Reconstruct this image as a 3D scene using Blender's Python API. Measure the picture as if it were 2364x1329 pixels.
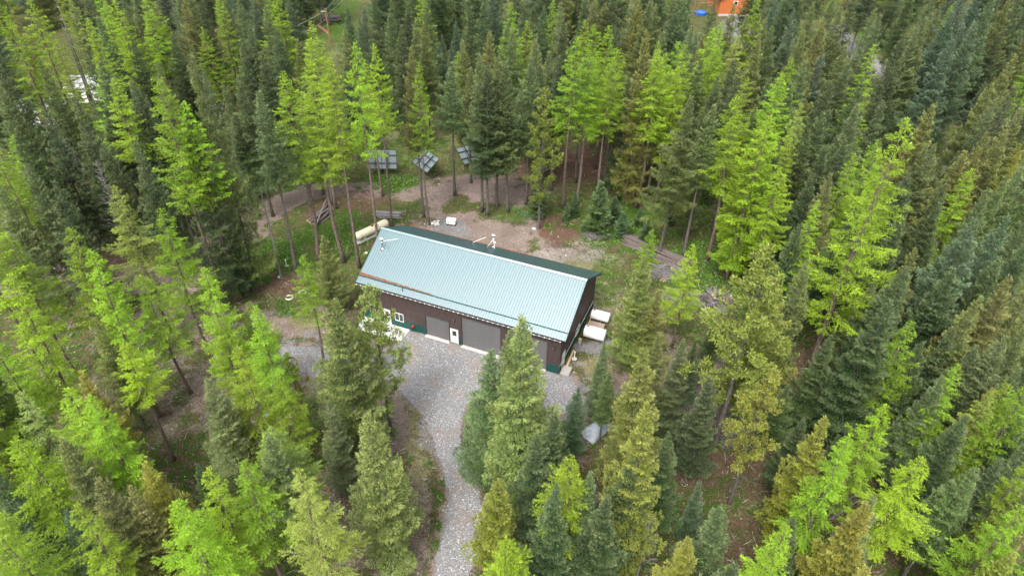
import bpy, bmesh, math, random
import numpy as np
from mathutils import Vector, Matrix
random.seed(7); RNG = np.random.default_rng(7)
S = bpy.context.scene
for o in list(bpy.data.objects): bpy.data.objects.remove(o)
C = S.collection
PI = math.pi

# ---------------------------------------------------------------- camera, sky, sun, exposure
F, PIT, CH, ROLL = 1622.97, 0.6606, 54.894, 0.0186          # focal length in pixels of the 2364 px wide photo
fw = np.array([0, math.cos(PIT), -math.sin(PIT)]); up0 = np.array([0, math.sin(PIT), math.cos(PIT)]); rt0 = np.array([1., 0, 0])
rt = rt0*math.cos(ROLL)+up0*math.sin(ROLL); up = -rt0*math.sin(ROLL)+up0*math.cos(ROLL)
CP = np.array([0, 0, CH])
cam = bpy.data.cameras.new('camera'); co = bpy.data.objects.new('camera', cam); C.objects.link(co)
co.matrix_world = Matrix(((rt[0], up[0], -fw[0], 0), (rt[1], up[1], -fw[1], 0), (rt[2], up[2], -fw[2], CH), (0, 0, 0, 1)))
cam.sensor_width = 36; cam.lens = F/2364*36; cam.clip_end = 5000; cam.clip_start = 0.5
S.camera = co
SUN_EL, SUN_AZ = 56, 205                                    # degrees; azimuth clockwise from +y
w = bpy.data.worlds.new('World'); S.world = w; w.use_nodes = True
nt = w.node_tree; bg = nt.nodes['Background']
sky = nt.nodes.new('ShaderNodeTexSky'); sky.sky_type = 'NISHITA'; sky.sun_disc = False
sky.sun_elevation = math.radians(SUN_EL); sky.sun_rotation = math.radians(SUN_AZ)
sky.dust_density = 4.0; sky.air_density = 1.0; sky.ozone_density = 1.0
hs = nt.nodes.new('ShaderNodeHueSaturation'); hs.inputs['Saturation'].default_value = 0.25   # thin even cloud
nt.links.new(sky.outputs[0], hs.inputs['Color']); nt.links.new(hs.outputs[0], bg.inputs[0])
bg.inputs[1].default_value = 0.15
sl = bpy.data.lights.new('sun', 'SUN'); sl.energy = 1.15; sl.angle = math.radians(16); sl.color = (1, 0.96, 0.9)
so = bpy.data.objects.new('sun', sl); C.objects.link(so)
sd = Vector((math.sin(math.radians(SUN_AZ))*math.cos(math.radians(SUN_EL)), math.cos(math.radians(SUN_AZ))*math.cos(math.radians(SUN_EL)), math.sin(math.radians(SUN_EL))))
so.rotation_euler = sd.to_track_quat('Z', 'Y').to_euler()
S.view_settings.view_transform = 'Standard'; S.view_settings.look = 'None'
S.view_settings.exposure = 1.5; S.view_settings.gamma = 1; S.view_settings.use_curve_mapping = False
S.render.engine = 'CYCLES'; S.cycles.max_bounces = 6; S.cycles.diffuse_bounces = 3; S.cycles.transmission_bounces = 4

# ---------------------------------------------------------------- photo geometry helpers
def proj(P):
    d = np.asarray(P, float)-CP; z = d@fw
    z = np.where(z < 1, 1, z)
    return 1182+F*(d@rt)/z, 664.5-F*(d@up)/z
def at(px, py, z=0.0):
    d = fw*F+rt*(px-1182)-up*(py-664.5); t = (z-CH)/d[2]
    return CP+d*t
def htop(base, ty):
    lo, hi = 0.5, 45
    for _ in range(40):
        m = (lo+hi)/2
        if proj([base[0], base[1], m])[1] > ty: lo = m
        else: hi = m
    return lo
def inpoly(x, y, poly):
    x = np.asarray(x, float); y = np.asarray(y, float); r = np.zeros(x.shape, bool); n = len(poly)
    for i in range(n):
        x0, y0 = poly[i]; x1, y1 = poly[(i+1) % n]
        if y0 == y1: continue
        c = (y0 > y) != (y1 > y)
        r ^= c & (x < (x1-x0)*(y-y0)/(y1-y0)+x0)
    return r
_tab = RNG.random((256, 256))
def vnoise(x, y, s):
    x = np.asarray(x)/s; y = np.asarray(y)/s; xi = np.floor(x).astype(int); yi = np.floor(y).astype(int)
    fx = x-xi; fy = y-yi; fx = fx*fx*(3-2*fx); fy = fy*fy*(3-2*fy)
    g = lambda a, b: _tab[a & 255, b & 255]
    return (g(xi, yi)*(1-fx)+g(xi+1, yi)*fx)*(1-fy)+(g(xi, yi+1)*(1-fx)+g(xi+1, yi+1)*fx)*fy

# ---------------------------------------------------------------- object helpers
def tag(o, label=None, cat=None, group=None, kind=None):
    if label: o['label'] = label
    if cat: o['category'] = cat
    if group: o['group'] = group
    if kind: o['kind'] = kind
    return o
def thing(name, label, cat, loc=(0, 0, 0), rz=0, group=None):
    o = bpy.data.objects.new(name, None); C.objects.link(o); o.empty_display_size = .2
    o.location = loc; o.rotation_euler = (0, 0, rz)
    return tag(o, label, cat, group)
class MB:
    def __init__(s): s.v = []; s.f = []
    def box(s, x0, x1, y0, y1, z0, z1):
        b = len(s.v); s.v += [(x, y, z) for z in (z0, z1) for y in (y0, y1) for x in (x0, x1)]
        s.f += [(b, b+2, b+3, b+1), (b+4, b+5, b+7, b+6), (b, b+1, b+5, b+4), (b+2, b+6, b+7, b+3), (b, b+4, b+6, b+2), (b+1, b+3, b+7, b+5)]
        return s
    def tube(s, p0, p1, r0, r1=None, n=8, cap=True):
        r1 = r0 if r1 is None else r1; p0 = Vector(p0); p1 = Vector(p1); d = (p1-p0).normalized()
        a = d.orthogonal().normalized(); c = d.cross(a); b = len(s.v)
        for p, r in ((p0, r0), (p1, r1)):
            for i in range(n):
                t = 2*PI*i/n; s.v.append(tuple(p+(a*math.cos(t)+c*math.sin(t))*r))
        s.f += [(b+i, b+(i+1) % n, b+n+(i+1) % n, b+n+i) for i in range(n)]
        if cap: s.f += [tuple(range(b+n-1, b-1, -1)), tuple(range(b+n, b+2*n))]
        return s
    def path(s, pts, rs, n=7):
        pts = [Vector(p) for p in pts]; b = len(s.v)
        for i, p in enumerate(pts):
            d = (pts[min(i+1, len(pts)-1)]-pts[max(i-1, 0)]).normalized()
            a = (d.cross(Vector((0.31, 0.95, 0.02)))).normalized(); c = d.cross(a)
            for k in range(n):
                t = 2*PI*k/n; s.v.append(tuple(p+(a*math.cos(t)+c*math.sin(t))*rs[i]))
        for i in range(len(pts)-1):
            s.f += [(b+i*n+k, b+i*n+(k+1) % n, b+(i+1)*n+(k+1) % n, b+(i+1)*n+k) for k in range(n)]
        s.f += [tuple(range(b+n-1, b-1, -1)), tuple(range(b+(len(pts)-1)*n, b+len(pts)*n))]
        return s
    def lathe(s, prof, n=20, axis='z', o=(0, 0, 0)):
        b = len(s.v)
        for r, h in prof:
            for k in range(n):
                t = 2*PI*k/n; x, y = r*math.cos(t), r*math.sin(t)
                s.v.append((o[0]+x, o[1]+y, o[2]+h) if axis == 'z' else (o[0]+h, o[1]+x, o[2]+y))
        for i in range(len(prof)-1):
            s.f += [(b+i*n+k, b+i*n+(k+1) % n, b+(i+1)*n+(k+1) % n, b+(i+1)*n+k) for k in range(n)]
        s.f += [tuple(range(b+n-1, b-1, -1)), tuple(range(b+(len(prof)-1)*n, b+len(prof)*n))]
        return s
    def mesh(s, name):
        m = bpy.data.meshes.new(name); m.from_pydata(s.v, [], s.f); m.update(); return m
    def build(s, name, mat, parent=None, smooth=False, bevel=0):
        m = s.mesh(name); m.materials.append(mat)
        if bevel:
            bm = bmesh.new(); bm.from_mesh(m); bmesh.ops.remove_doubles(bm, verts=bm.verts, dist=1e-5)
            bmesh.ops.bevel(bm, geom=bm.edges[:], offset=bevel, segments=2, affect='EDGES'); bm.to_mesh(m); bm.free()
        if smooth: m.polygons.foreach_set('use_smooth', [True]*len(m.polygons))
        return link(name, m, parent)
def link(name, m, parent=None):
    o = bpy.data.objects.new(name, m); C.objects.link(o)
    if parent: o.parent = parent
    return o
def copy_tree(o, parent=None):
    c = o.copy(); C.objects.link(c); c.parent = parent
    for ch in list(o.children): copy_tree(ch, c)
    return c

# ---------------------------------------------------------------- materials
def newmat(name):
    m = bpy.data.materials.new(name); m.use_nodes = True; t = m.node_tree
    return m, t, t.nodes['Principled BSDF']
def mat(name, col, rough=.7, metal=0., var=.15, scale=6., bump=0., spec=.5, dirt=None, stretch=None):
    m, t, p = newmat(name); N = t.nodes.new; Lk = t.links.new
    tc = N('ShaderNodeTexCoord'); n = N('ShaderNodeTexNoise'); n.inputs['Scale'].default_value = scale; n.inputs['Detail'].default_value = 6
    src = tc.outputs['Object']
    if stretch:
        mp = N('ShaderNodeMapping'); mp.inputs['Scale'].default_value = stretch; Lk(src, mp.inputs[0]); src = mp.outputs[0]
    Lk(src, n.inputs['Vector'])
    r = N('ShaderNodeValToRGB'); r.color_ramp.elements[0].position = .3; r.color_ramp.elements[1].position = .7
    d = dirt or tuple(c*(1-var*2) for c in col); b = tuple(min(1, c*(1+var)) for c in col)
    r.color_ramp.elements[0].color = (*d, 1); r.color_ramp.elements[1].color = (*b, 1)
    Lk(n.outputs[0], r.inputs[0]); Lk(r.outputs[0], p.inputs['Base Color'])
    p.inputs['Roughness'].default_value = rough; p.inputs['Metallic'].default_value = metal; p.inputs['Specular IOR Level'].default_value = spec
    if bump:
        bp = N('ShaderNodeBump'); bp.inputs['Strength'].default_value = bump; bp.inputs['Distance'].default_value = .05
        Lk(n.outputs[0], bp.inputs['Height']); Lk(bp.outputs[0], p.inputs['Normal'])
    return m
M = {}
M['roof'] = mat('green_painted_metal', (.048, .115, .125), .35, .0, .04, 2.5, spec=.6)
_p = M['roof'].node_tree.nodes['Principled BSDF']; _p.inputs['Coat Weight'].default_value = 1; _p.inputs['Coat IOR'].default_value = 2.35; _p.inputs['Coat Tint'].default_value = (.93, .98, 1, 1); _p.inputs['Coat Roughness'].default_value = .28
M['brown'] = mat('brown_painted_metal', (.078, .056, .052), .42, .15, .1, 1.5)
M['green'] = mat('dark_green_painted_metal', (.008, .075, .065), .42, .1, .1, 1.5)
M['trim_green'] = mat('green_trim', (.012, .08, .07), .5, .1, .1, 3)
M['door_grey'] = mat('grey_overhead_door', (.13, .126, .13), .5, .1, .05, 2)
M['black'] = mat('black_trim', (.02, .018, .018), .5, 0, .1, 5)
M['white'] = mat('white_paint', (.78, .78, .76), .45, 0, .04, 3)
M['glass'] = mat('dark_glass', (.05, .06, .065), .08, .3, .05, 2, spec=1)
M['concrete'] = mat('concrete', (.55, .53, .49), .85, 0, .08, 4, .1)
M['apron'] = mat('concrete_apron', (.42, .41, .39), .85, 0, .1, 5, .1)
M['steel'] = mat('flue_steel', (.6, .6, .6), .25, .95, .1, 4)
M['cream'] = mat('cream_tank_paint', (.72, .66, .46), .4, 0, .04, 2)
M['rust'] = mat('rusty_cover', (.22, .11, .07), .7, 0, .2, 8)
M['wood'] = mat('weathered_wood', (.36, .33, .30), .85, 0, .15, 8, .2, stretch=(1, 8, 8))
M['newwood'] = mat('pale_lumber', (.55, .38, .2), .8, 0, .1, 8, .1)
M['bark_log'] = mat('log_bark', (.125, .10, .09), .9, 0, .25, 5, .5, stretch=(.6, 4, 4))
M['logend'] = mat('sawn_log_end', (.42, .28, .17), .85, 0, .15, 14, .1)
M['grey_log'] = mat('grey_weathered_log', (.22, .20, .20), .9, 0, .2, 6, .4, stretch=(.6, 4, 4))
M['needles'] = mat('fallen_orange_needles', (.20, .085, .042), .9, 0, .25, 9, .4)
M['panel_back'] = mat('solar_panel_back', (.15, .185, .19), .5, 0, .08, 3)
M['frame_dark'] = mat('dark_steel_frame', (.02, .025, .035), .5, .3, .1, 5)
M['red'] = mat('red_paint', (.5, .05, .025), .5, 0, .1, 8)
M['blue'] = mat('blue_plastic', (.015, .12, .55), .35, 0, .2, 3)
M['orange'] = mat('orange_log_siding', (.46, .13, .035), .7, 0, .1, 2, .2, stretch=(.3, .3, 6))
M['greyroof'] = mat('grey_roof', (.3, .33, .36), .5, .2, .06, 3)
M['paleroof'] = mat('pale_metal_roof', (.36, .36, .37), .45, .2, .06, 1.2)
M['pole'] = mat('brown_power_pole', (.26, .12, .07), .85, 0, .15, 4, .2)
M['wire'] = mat('grey_wire', (.4, .4, .4), .6, .3, .1, 3)
M['tarp'] = mat('pale_plastic_sheet', (.34, .38, .42), .5, 0, .12, 3, .3)
M['stone'] = mat('pale_stone', (.5, .48, .45), .9, 0, .2, 9, .3)
M['box_grey'] = mat('grey_utility_metal', (.42, .42, .41), .5, .2, .1, 6)
for nme, col in (('bark_larch', (.15, .11, .09)), ('bark_fir', (.12, .105, .09)), ('bark_dark', (.06, .048, .04)), ('bark_dead', (.2, .18, .172))):
    M[nme] = mat(nme, col, .95, 0, .3, 3.0, .8, stretch=(3, 3, .7))

def foliage(name, tipcol, tipamt, var=.75, trans=.32):
    m, t, p = newmat(name); N = t.nodes.new; Lk = t.links.new
    oi = N('ShaderNodeObjectInfo'); a = N('ShaderNodeAttribute'); a.attribute_name = 'leafvar'
    sp = N('ShaderNodeSeparateColor'); Lk(a.outputs['Color'], sp.inputs[0])
    mr = N('ShaderNodeMapRange'); mr.inputs[3].default_value = 1-var*.6; mr.inputs[4].default_value = 1+var*.55; Lk(sp.outputs[0], mr.inputs[0])
    mx = N('ShaderNodeMix'); mx.data_type = 'RGBA'; mx.inputs['B'].default_value = (*tipcol, 1)
    mt = N('ShaderNodeMath'); mt.operation = 'MULTIPLY'; mt.inputs[1].default_value = tipamt; Lk(sp.outputs[1], mt.inputs[0])
    Lk(mt.outputs[0], mx.inputs['Factor']); Lk(oi.outputs['Color'], mx.inputs['A'])
    sc = N('ShaderNodeVectorMath'); sc.operation = 'SCALE'; Lk(mx.outputs['Result'], sc.inputs[0]); Lk(mr.outputs[0], sc.inputs['Scale'])
    Lk(sc.outputs[0], p.inputs['Base Color']); p.inputs['Roughness'].default_value = .55; p.inputs['Specular IOR Level'].default_value = .35
    tr = N('ShaderNodeBsdfTranslucent'); Lk(sc.outputs[0], tr.inputs[0])
    ms = N('ShaderNodeMixShader'); ms.inputs[0].default_value = trans; Lk(p.outputs[0], ms.inputs[1]); Lk(tr.outputs[0], ms.inputs[2])
    Lk(ms.outputs[0], t.nodes['Material Output'].inputs[0])
    return m
M['f_larch'] = foliage('larch_needles', (.40, .52, .07), .45, .6, .38)
M['f_fir'] = foliage('fir_needles', (.25, .28, .12), .55, .8, .22)
M['f_olive'] = foliage('fir_needles_tan_tips', (.40, .39, .12), .45, .8, .25)
M['f_spruce'] = foliage('spruce_needles', (.25, .32, .2), .5, .8, .22)
M['f_pine'] = foliage('pine_needles', (.34, .36, .07), .5, .8, .28)

# ---------------------------------------------------------------- the ground: what covers it where
# blobs: channel, centre and radii as seen in the photo (placed on the ground plane), strength
BLOBS = [
 ('D', 790, 700, 130, 60, .4), ('D', 1120, 545, 260, 55, .9), ('D', 1330, 600, 110, 40, .8), ('D', 980, 440, 90, 35, .8), ('D', 1150, 430, 120, 40, .9),
 ('D', 300, 640, 260, 45, 1.), ('D', 540, 540, 80, 35, .9), ('D', 640, 740, 110, 45, 1.), ('D', 780, 860, 150, 90, .9), ('D', 560, 900, 190, 120, .62),
 ('D', 380, 760, 190, 90, .62), ('D', 330, 930, 170, 90, .58), ('D', 600, 480, 60, 30, .8), ('D', 900, 985, 90, 70, .9), ('D', 840, 1230, 110, 120, .6),
 ('D', 1310, 960, 60, 110, .9), ('D', 1390, 700, 40, 60, .8), ('D', 1560, 860, 150, 90, .8), ('D', 1390, 860, 60, 50, .6), ('D', 960, 1180, 40, 160, .7),
 ('D', 1590, 930, 100, 80, .6), ('D', 1200, 440, 60, 50, .6), ('D', 700, 640, 90, 25, .4), ('D', 780, 1120, 90, 90, .5), ('D', 2170, 270, 60, 20, .6),
 ('R', 1290, 530, 60, 45, .9), ('R', 1330, 380, 140, 50, .8), ('R', 860, 560, 60, 25, 1.), ('R', 660, 655, 80, 30, .7), ('R', 1860, 900, 110, 110, 1.), ('R', 840, 470, 80, 40, .6),
 ('R', 1700, 1030, 200, 120, .6), ('R', 830, 1080, 90, 110, .6), ('R', 2290, 1120, 60, 120, .8), ('R', 1820, 700, 70, 60, .7), ('R', 740, 500, 50, 40, .7), ('R', 1450, 330, 220, 50, .5),
 ('R', 1350, 1180, 130, 130, .5), ('R', 60, 1210, 40, 80, .6), ('R', 2050, 1230, 150, 90, .5), ('R', 250, 590, 80, 30, .6), ('R', 1210, 400, 90, 30, .5), ('R', 1690, 1280, 130, 80, .6),
 ('G', 1430, 520, 130, 60, .9), ('G', 600, 600, 130, 50, 1.), ('G', 905, 420, 80, 25, 1.), ('G', 790, 540, 100, 60, .9), ('G', 880, 580, 60, 30, .9), ('G', 100, 1240, 160, 120, 1.),
 ('G', 900, 250, 70, 100, .8), ('G', 1640, 600, 170, 60, .8), ('G', 660, 715, 50, 25, .8), ('G', 1400, 650, 40, 70, .7), ('G', 1180, 500, 60, 20, .7), ('G', 930, 350, 120, 50, .7),
 ('G', 1024, 1108, 12, 16, 1.), ('G', 1018, 1145, 12, 14, .9), ('G', 1014, 1210, 10, 22, 1.), ('G', 1010, 1250, 12, 18, .9), ('G', 985, 1020, 14, 16, .6), ('G', 40, 900, 120, 120, .6), ('G', 780, 60, 60, 90, .9), ('G', 2000, 90, 90, 60, .9), ('G', 1650, 660, 200, 60, .7), ('G', 1700, 1000, 160, 60, .5),
 ('G', 560, 430, 110, 70, .6), ('G', 1360, 590, 50, 20, .7), ('G', 905, 500, 50, 20, .6), ('G', 1550, 480, 200, 60, .6), ('G', 260, 450, 160, 60, .4), ('G', 1800, 780, 120, 80, .4),
 ('Y', 890, 200, 60, 60, 1.), ('Y', 950, 330, 110, 70, .9), ('Y', 1400, 700, 50, 100, .7), ('Y', 1340, 610, 110, 25, .8), ('Y', 780, 100, 60, 50, .7), ('Y', 965, 1000, 40, 190, .7), ('Y', 2100, 210, 120, 60, .7),
 ('Y', 1500, 700, 120, 60, .6), ('Y', 870, 310, 90, 60, .7), ('Y', 1560, 640, 150, 30, .4), ('Y', 640, 700, 60, 25, .5), ('Y', 700, 745, 60, 20, .7), ('Y', 1380, 850, 40, 40, .8),
 ('W', 1290, 590, 120, 22, .9), ('W', 1180, 560, 60, 20, .4), ('W', 1000, 515, 20, 8, 1.), ('W', 1010, 450, 60, 25, .5), ('W', 1350, 560, 50, 15, .6), ('W', 780, 1150, 40, 80, .6), ('W', 640, 660, 80, 20, .4), ('W', 880, 1000, 60, 60, .4),
 ('K', 1045, 530, 38, 22, 1.), ('K', 2080, 160, 170, 10, .0), ('K', 1380, 800, 60, 18, 1.), ('K', 1240, 900, 130, 60, 1.), ('K', 1690, 60, 40, 30, 1.), ('K', 700, 820, 160, 40, .8), ('K', 1000, 1000, 50, 60, .6)]
ROADS = [  # pale gravel lanes seen through the trees: pixel polylines with half widths in metres
 ([(1700, 90), (1800, 75), (1880, 60), (1945, 95), (2000, 135), (2060, 165), (2140, 200), (2300, 270), (2364, 290)], 2.0),
 ([(-150, 700), (130, 640), (300, 640), (470, 590), (600, 500), (700, 440), (860, 440)], 1.8)]
ROADW = [([at(*p)[:2] for p in r], hw) for r, hw in ROADS]
DRIVE = [(946, 764), (1290, 864), (1318, 868), (1335, 900), (1330, 950), (1280, 960), (1215, 930), (1150, 905), (1080, 935), (1062, 985), (1072, 1060), (1105, 1130), (1112, 1190), (1100, 1260), (1082, 1345), (1000, 1345),
         (1012, 1270), (1030, 1200), (1036, 1130), (1018, 1070), (1000, 1010), (975, 955), (940, 920), (905, 890), (850, 880), (770, 885), (700, 860), (640, 830), (650, 800), (720, 800), (800, 812), (870, 815), (925, 790)]
DRIVEW = [tuple(at(*p)[:2]) for p in DRIVE]
BX, BY, BR = -17.4745, 64.5004, -0.3808; BL, BW = 24.53, 12.53
def barnloc(x, y):
    dx = np.asarray(x)-BX; dy = np.asarray(y)-BY
    return dx*math.cos(BR)+dy*math.sin(BR), -dx*math.sin(BR)+dy*math.cos(BR)
def covers(X, Y):
    P = np.stack([X, Y, np.zeros_like(X)], -1); px, py = proj(P)
    jx = (vnoise(X+50, Y, 2.2)-.5)*1.0+(vnoise(X, Y+90, .8)-.5)*.6
    ch = {k: np.zeros(X.shape) for k in 'DRGYWK'}
    for k, cx, cy, rx, ry, s in BLOBS:
        d = np.sqrt(((px-cx)/rx)**2+((py-cy)/ry)**2)+jx*.9
        ch[k] = np.maximum(ch[k], s*np.clip((1.25-d)*1.6, 0, 1))
    for pl, hw in ROADW:
        d = np.full(X.shape, 1e9)
        for (a, b) in zip(pl[:-1], pl[1:]):
            ab = b-a; t = np.clip(((X-a[0])*ab[0]+(Y-a[1])*ab[1])/(ab@ab), 0, 1)
            d = np.minimum(d, np.hypot(X-a[0]-ab[0]*t, Y-a[1]-ab[1]*t))
        v = np.clip((hw+.8-d+jx)*1.2, 0, 1)
        ch['D' if hw < 2 else 'K'] = np.maximum(ch['D' if hw < 2 else 'K'], v)
    d = np.full(X.shape, 1e9)
    for i in range(len(DRIVEW)):
        a = np.array(DRIVEW[i]); b = np.array(DRIVEW[(i+1) % len(DRIVEW)]); ab = b-a; t = np.clip(((X-a[0])*ab[0]+(Y-a[1])*ab[1])/(ab@ab), 0, 1)
        d = np.minimum(d, np.hypot(X-a[0]-ab[0]*t, Y-a[1]-ab[1]*t))
    d = np.where(inpoly(X, Y, DRIVEW), -d, d)
    ch['D'] = np.maximum(ch['D'], np.clip((1.2-d+jx)*.8, 0, 1)*.8); ch['K'] = np.maximum(ch['K'], np.clip((.25-d+jx*.5)*1.6, 0, 1)*.9)
    return ch
def axis(lo, hi, step, far):
    a = list(np.arange(lo, hi+step/2, step)); s = step; x = hi
    while x < far: s *= 1.35; x += s; a.append(x)
    s = step; x = lo
    while x > -far: s *= 1.35; x -= s; a.insert(0, x)
    return np.array(a)
gx = axis(-62, 62, .4, 1500); gy = axis(26, 112, .4, 1700)
XX, YY = np.meshgrid(gx, gy); X = XX.ravel(); Y = YY.ravel()
ch = covers(X, Y)
lx, ly = barnloc(X, Y)
dbarn = np.maximum(np.maximum(-lx, lx-BL), np.maximum(-ly, ly-BW))
flat = np.clip(dbarn/4-.2, 0, 1)*(1-ch['K'])*(1-inpoly(X, Y, DRIVEW))
Z = ((vnoise(X, Y, 5)-.5)*.3+(vnoise(X, Y, 1.3)-.5)*.12)*flat-.03
Z = np.where(inpoly(X, Y, DRIVEW), -.05, Z)
nx, ny = len(gx), len(gy)
idx = np.arange(nx*ny).reshape(ny, nx)
faces = np.stack([idx[:-1, :-1], idx[:-1, 1:], idx[1:, 1:], idx[1:, :-1]], -1).reshape(-1, 4)
def npmesh(name, V, Fc, smooth=False):
    m = bpy.data.meshes.new(name); n, k = Fc.shape
    m.vertices.add(len(V)); m.vertices.foreach_set('co', V.astype(np.float32).ravel())
    m.loops.add(n*k); m.loops.foreach_set('vertex_index', Fc.astype(np.int32).ravel())
    m.polygons.add(n); m.polygons.foreach_set('loop_start', np.arange(0, n*k, k, dtype=np.int32)); m.polygons.foreach_set('loop_total', np.full(n, k, np.int32))
    if smooth: m.polygons.foreach_set('use_smooth', np.ones(n, bool))
    m.update(calc_edges=True); return m
gm = npmesh('ground', np.stack([X, Y, Z], -1), faces, True)
for nm, keys in (('cover_a', 'DRG'), ('cover_b', 'YWK')):
    a = gm.color_attributes.new(nm, 'FLOAT_COLOR', 'POINT')
    a.data.foreach_set('color', np.stack([ch[keys[0]], ch[keys[1]], ch[keys[2]], np.ones_like(X)], -1).astype(np.float32).ravel())
def ground_mat():
    m, t, p = newmat('forest_floor'); N = t.nodes.new; Lk = t.links.new
    tc = N('ShaderNodeTexCoord'); V = tc.outputs['Object']
    def noise(s, d=8, r=.6, off=0):
        n = N('ShaderNodeTexNoise'); n.inputs['Scale'].default_value = s; n.inputs['Detail'].default_value = d; n.inputs['Roughness'].default_value = r
        mp = N('ShaderNodeMapping'); mp.inputs['Location'].default_value = (off, off*1.7, 0); Lk(V, mp.inputs[0]); Lk(mp.outputs[0], n.inputs['Vector']); return n.outputs[0]
    def ramp(src, stops):
        r = N('ShaderNodeValToRGB'); e = r.color_ramp.elements
        while len(e) < len(stops): e.new(.5)
        for i, (q, c) in enumerate(stops): e[i].position = q; e[i].color = (*c, 1)
        Lk(src, r.inputs[0]); return r.outputs[0]
    def mix(f, a, b):
        x = N('ShaderNodeMix'); x.data_type = 'RGBA'; Lk(f, x.inputs['Factor']); Lk(a, x.inputs['A']); Lk(b, x.inputs['B']); return x.outputs['Result']
    def mth(op, a, b):
        x = N('ShaderNodeMath'); x.operation = op; x.use_clamp = True
        for i, q in enumerate((a, b)):
            if isinstance(q, (int, float)): x.inputs[i].default_value = q
            else: Lk(q, x.inputs[i])
        return x.outputs[0]
    fine = noise(5.5, 10, .75); mid = noise(1.3, 8, .65, 11); big = noise(.25, 5, .6, 31)
    def cov(attr, i, edge=.55):
        a = N('ShaderNodeAttribute'); a.attribute_name = attr; s = N('ShaderNodeSeparateColor'); Lk(a.outputs['Color'], s.inputs[0])
        n = mth('MULTIPLY', mth('SUBTRACT', mid, .5), 2.)      # shapes the border
        x = N('ShaderNodeMath'); x.operation = 'MULTIPLY_ADD'; Lk(mid, x.inputs[0]); x.inputs[1].default_value = 1.6; x.inputs[2].default_value = -.8
        y = N('ShaderNodeMath'); y.operation = 'MULTIPLY_ADD'; Lk(fine, y.inputs[0]); y.inputs[1].default_value = 1.2; y.inputs[2].default_value = -.6
        z = N('ShaderNodeMath'); z.operation = 'ADD'; Lk(x.outputs[0], z.inputs[0]); Lk(y.outputs[0], z.inputs[1])
        q = N('ShaderNodeMath'); q.operation = 'ADD'; Lk(z.outputs[0], q.inputs[0]); Lk(s.outputs[i], q.inputs[1])
        mr = N('ShaderNodeMapRange'); mr.inputs[1].default_value = edge-.2; mr.inputs[2].default_value = edge+.2; Lk(q.outputs[0], mr.inputs[0])
        g = mth('GREATER_THAN', s.outputs[i], .02)
        return mth('MULTIPLY', mr.outputs[0], g)
    litter = ramp(fine, [(.3, (.05, .032, .022)), (.5, (.12, .078, .052)), (.66, (.22, .155, .11)), (.8, (.36, .3, .24))])
    moss = ramp(fine, [(.3, (.018, .03, .008)), (.5, (.055, .09, .015)), (.72, (.13, .18, .03))])
    base = mix(ramp(mid, [(.40, (0, 0, 0)), (.54, (1, 1, 1))]), litter, moss)
    dirt = ramp(fine, [(.3, (.11, .08, .065)), (.5, (.225, .172, .145)), (.64, (.30, .25, .22)), (.78, (.5, .46, .42))])
    red = ramp(fine, [(.3, (.05, .03, .022)), (.5, (.125, .072, .05)), (.68, (.20, .125, .092)), (.8, (.36, .29, .24))])
    green = ramp(fine, [(.3, (.015, .03, .005)), (.5, (.05, .095, .012)), (.72, (.11, .18, .025))])
    dry = ramp(fine, [(.3, (.09, .085, .035)), (.5, (.19, .18, .085)), (.72, (.33, .31, .19))])
    white = ramp(fine, [(.42, (.2, .16, .135)), (.58, (.32, .29, .26)), (.7, (.7, .68, .65))])
    grav = ramp(fine, [(.3, (.11, .105, .105)), (.5, (.19, .182, .18)), (.7, (.32, .31, .30))])
    c = mix(cov('cover_a', 0), base, dirt); c = mix(cov('cover_a', 1), c, red); c = mix(cov('cover_b', 0, .6), c, dry)
    c = mix(cov('cover_a', 2, .6), c, green); c = mix(cov('cover_b', 1, .75), c, white); c = mix(cov('cover_b', 2, .45), c, grav)
    hsv = N('ShaderNodeHueSaturation'); mr = N('ShaderNodeMapRange'); mr.inputs[1].default_value = .3; mr.inputs[2].default_value = .7; mr.inputs[3].default_value = .75; mr.inputs[4].default_value = 1.2
    Lk(big, mr.inputs[0]); Lk(mr.outputs[0], hsv.inputs['Value']); Lk(c, hsv.inputs['Color']); Lk(hsv.outputs[0], p.inputs['Base Color'])
    p.inputs['Roughness'].default_value = .95; p.inputs['Specular IOR Level'].default_value = .15
    bp = N('ShaderNodeBump'); bp.inputs['Strength'].default_value = .9; bp.inputs['Distance'].default_value = .25; Lk(fine, bp.inputs['Height']); Lk(bp.outputs[0], p.inputs['Normal'])
    return m
gm.materials.append(ground_mat())
tag(link('ground', gm), 'forest floor of brown litter, moss and bare dirt', None, None, 'structure')

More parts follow.
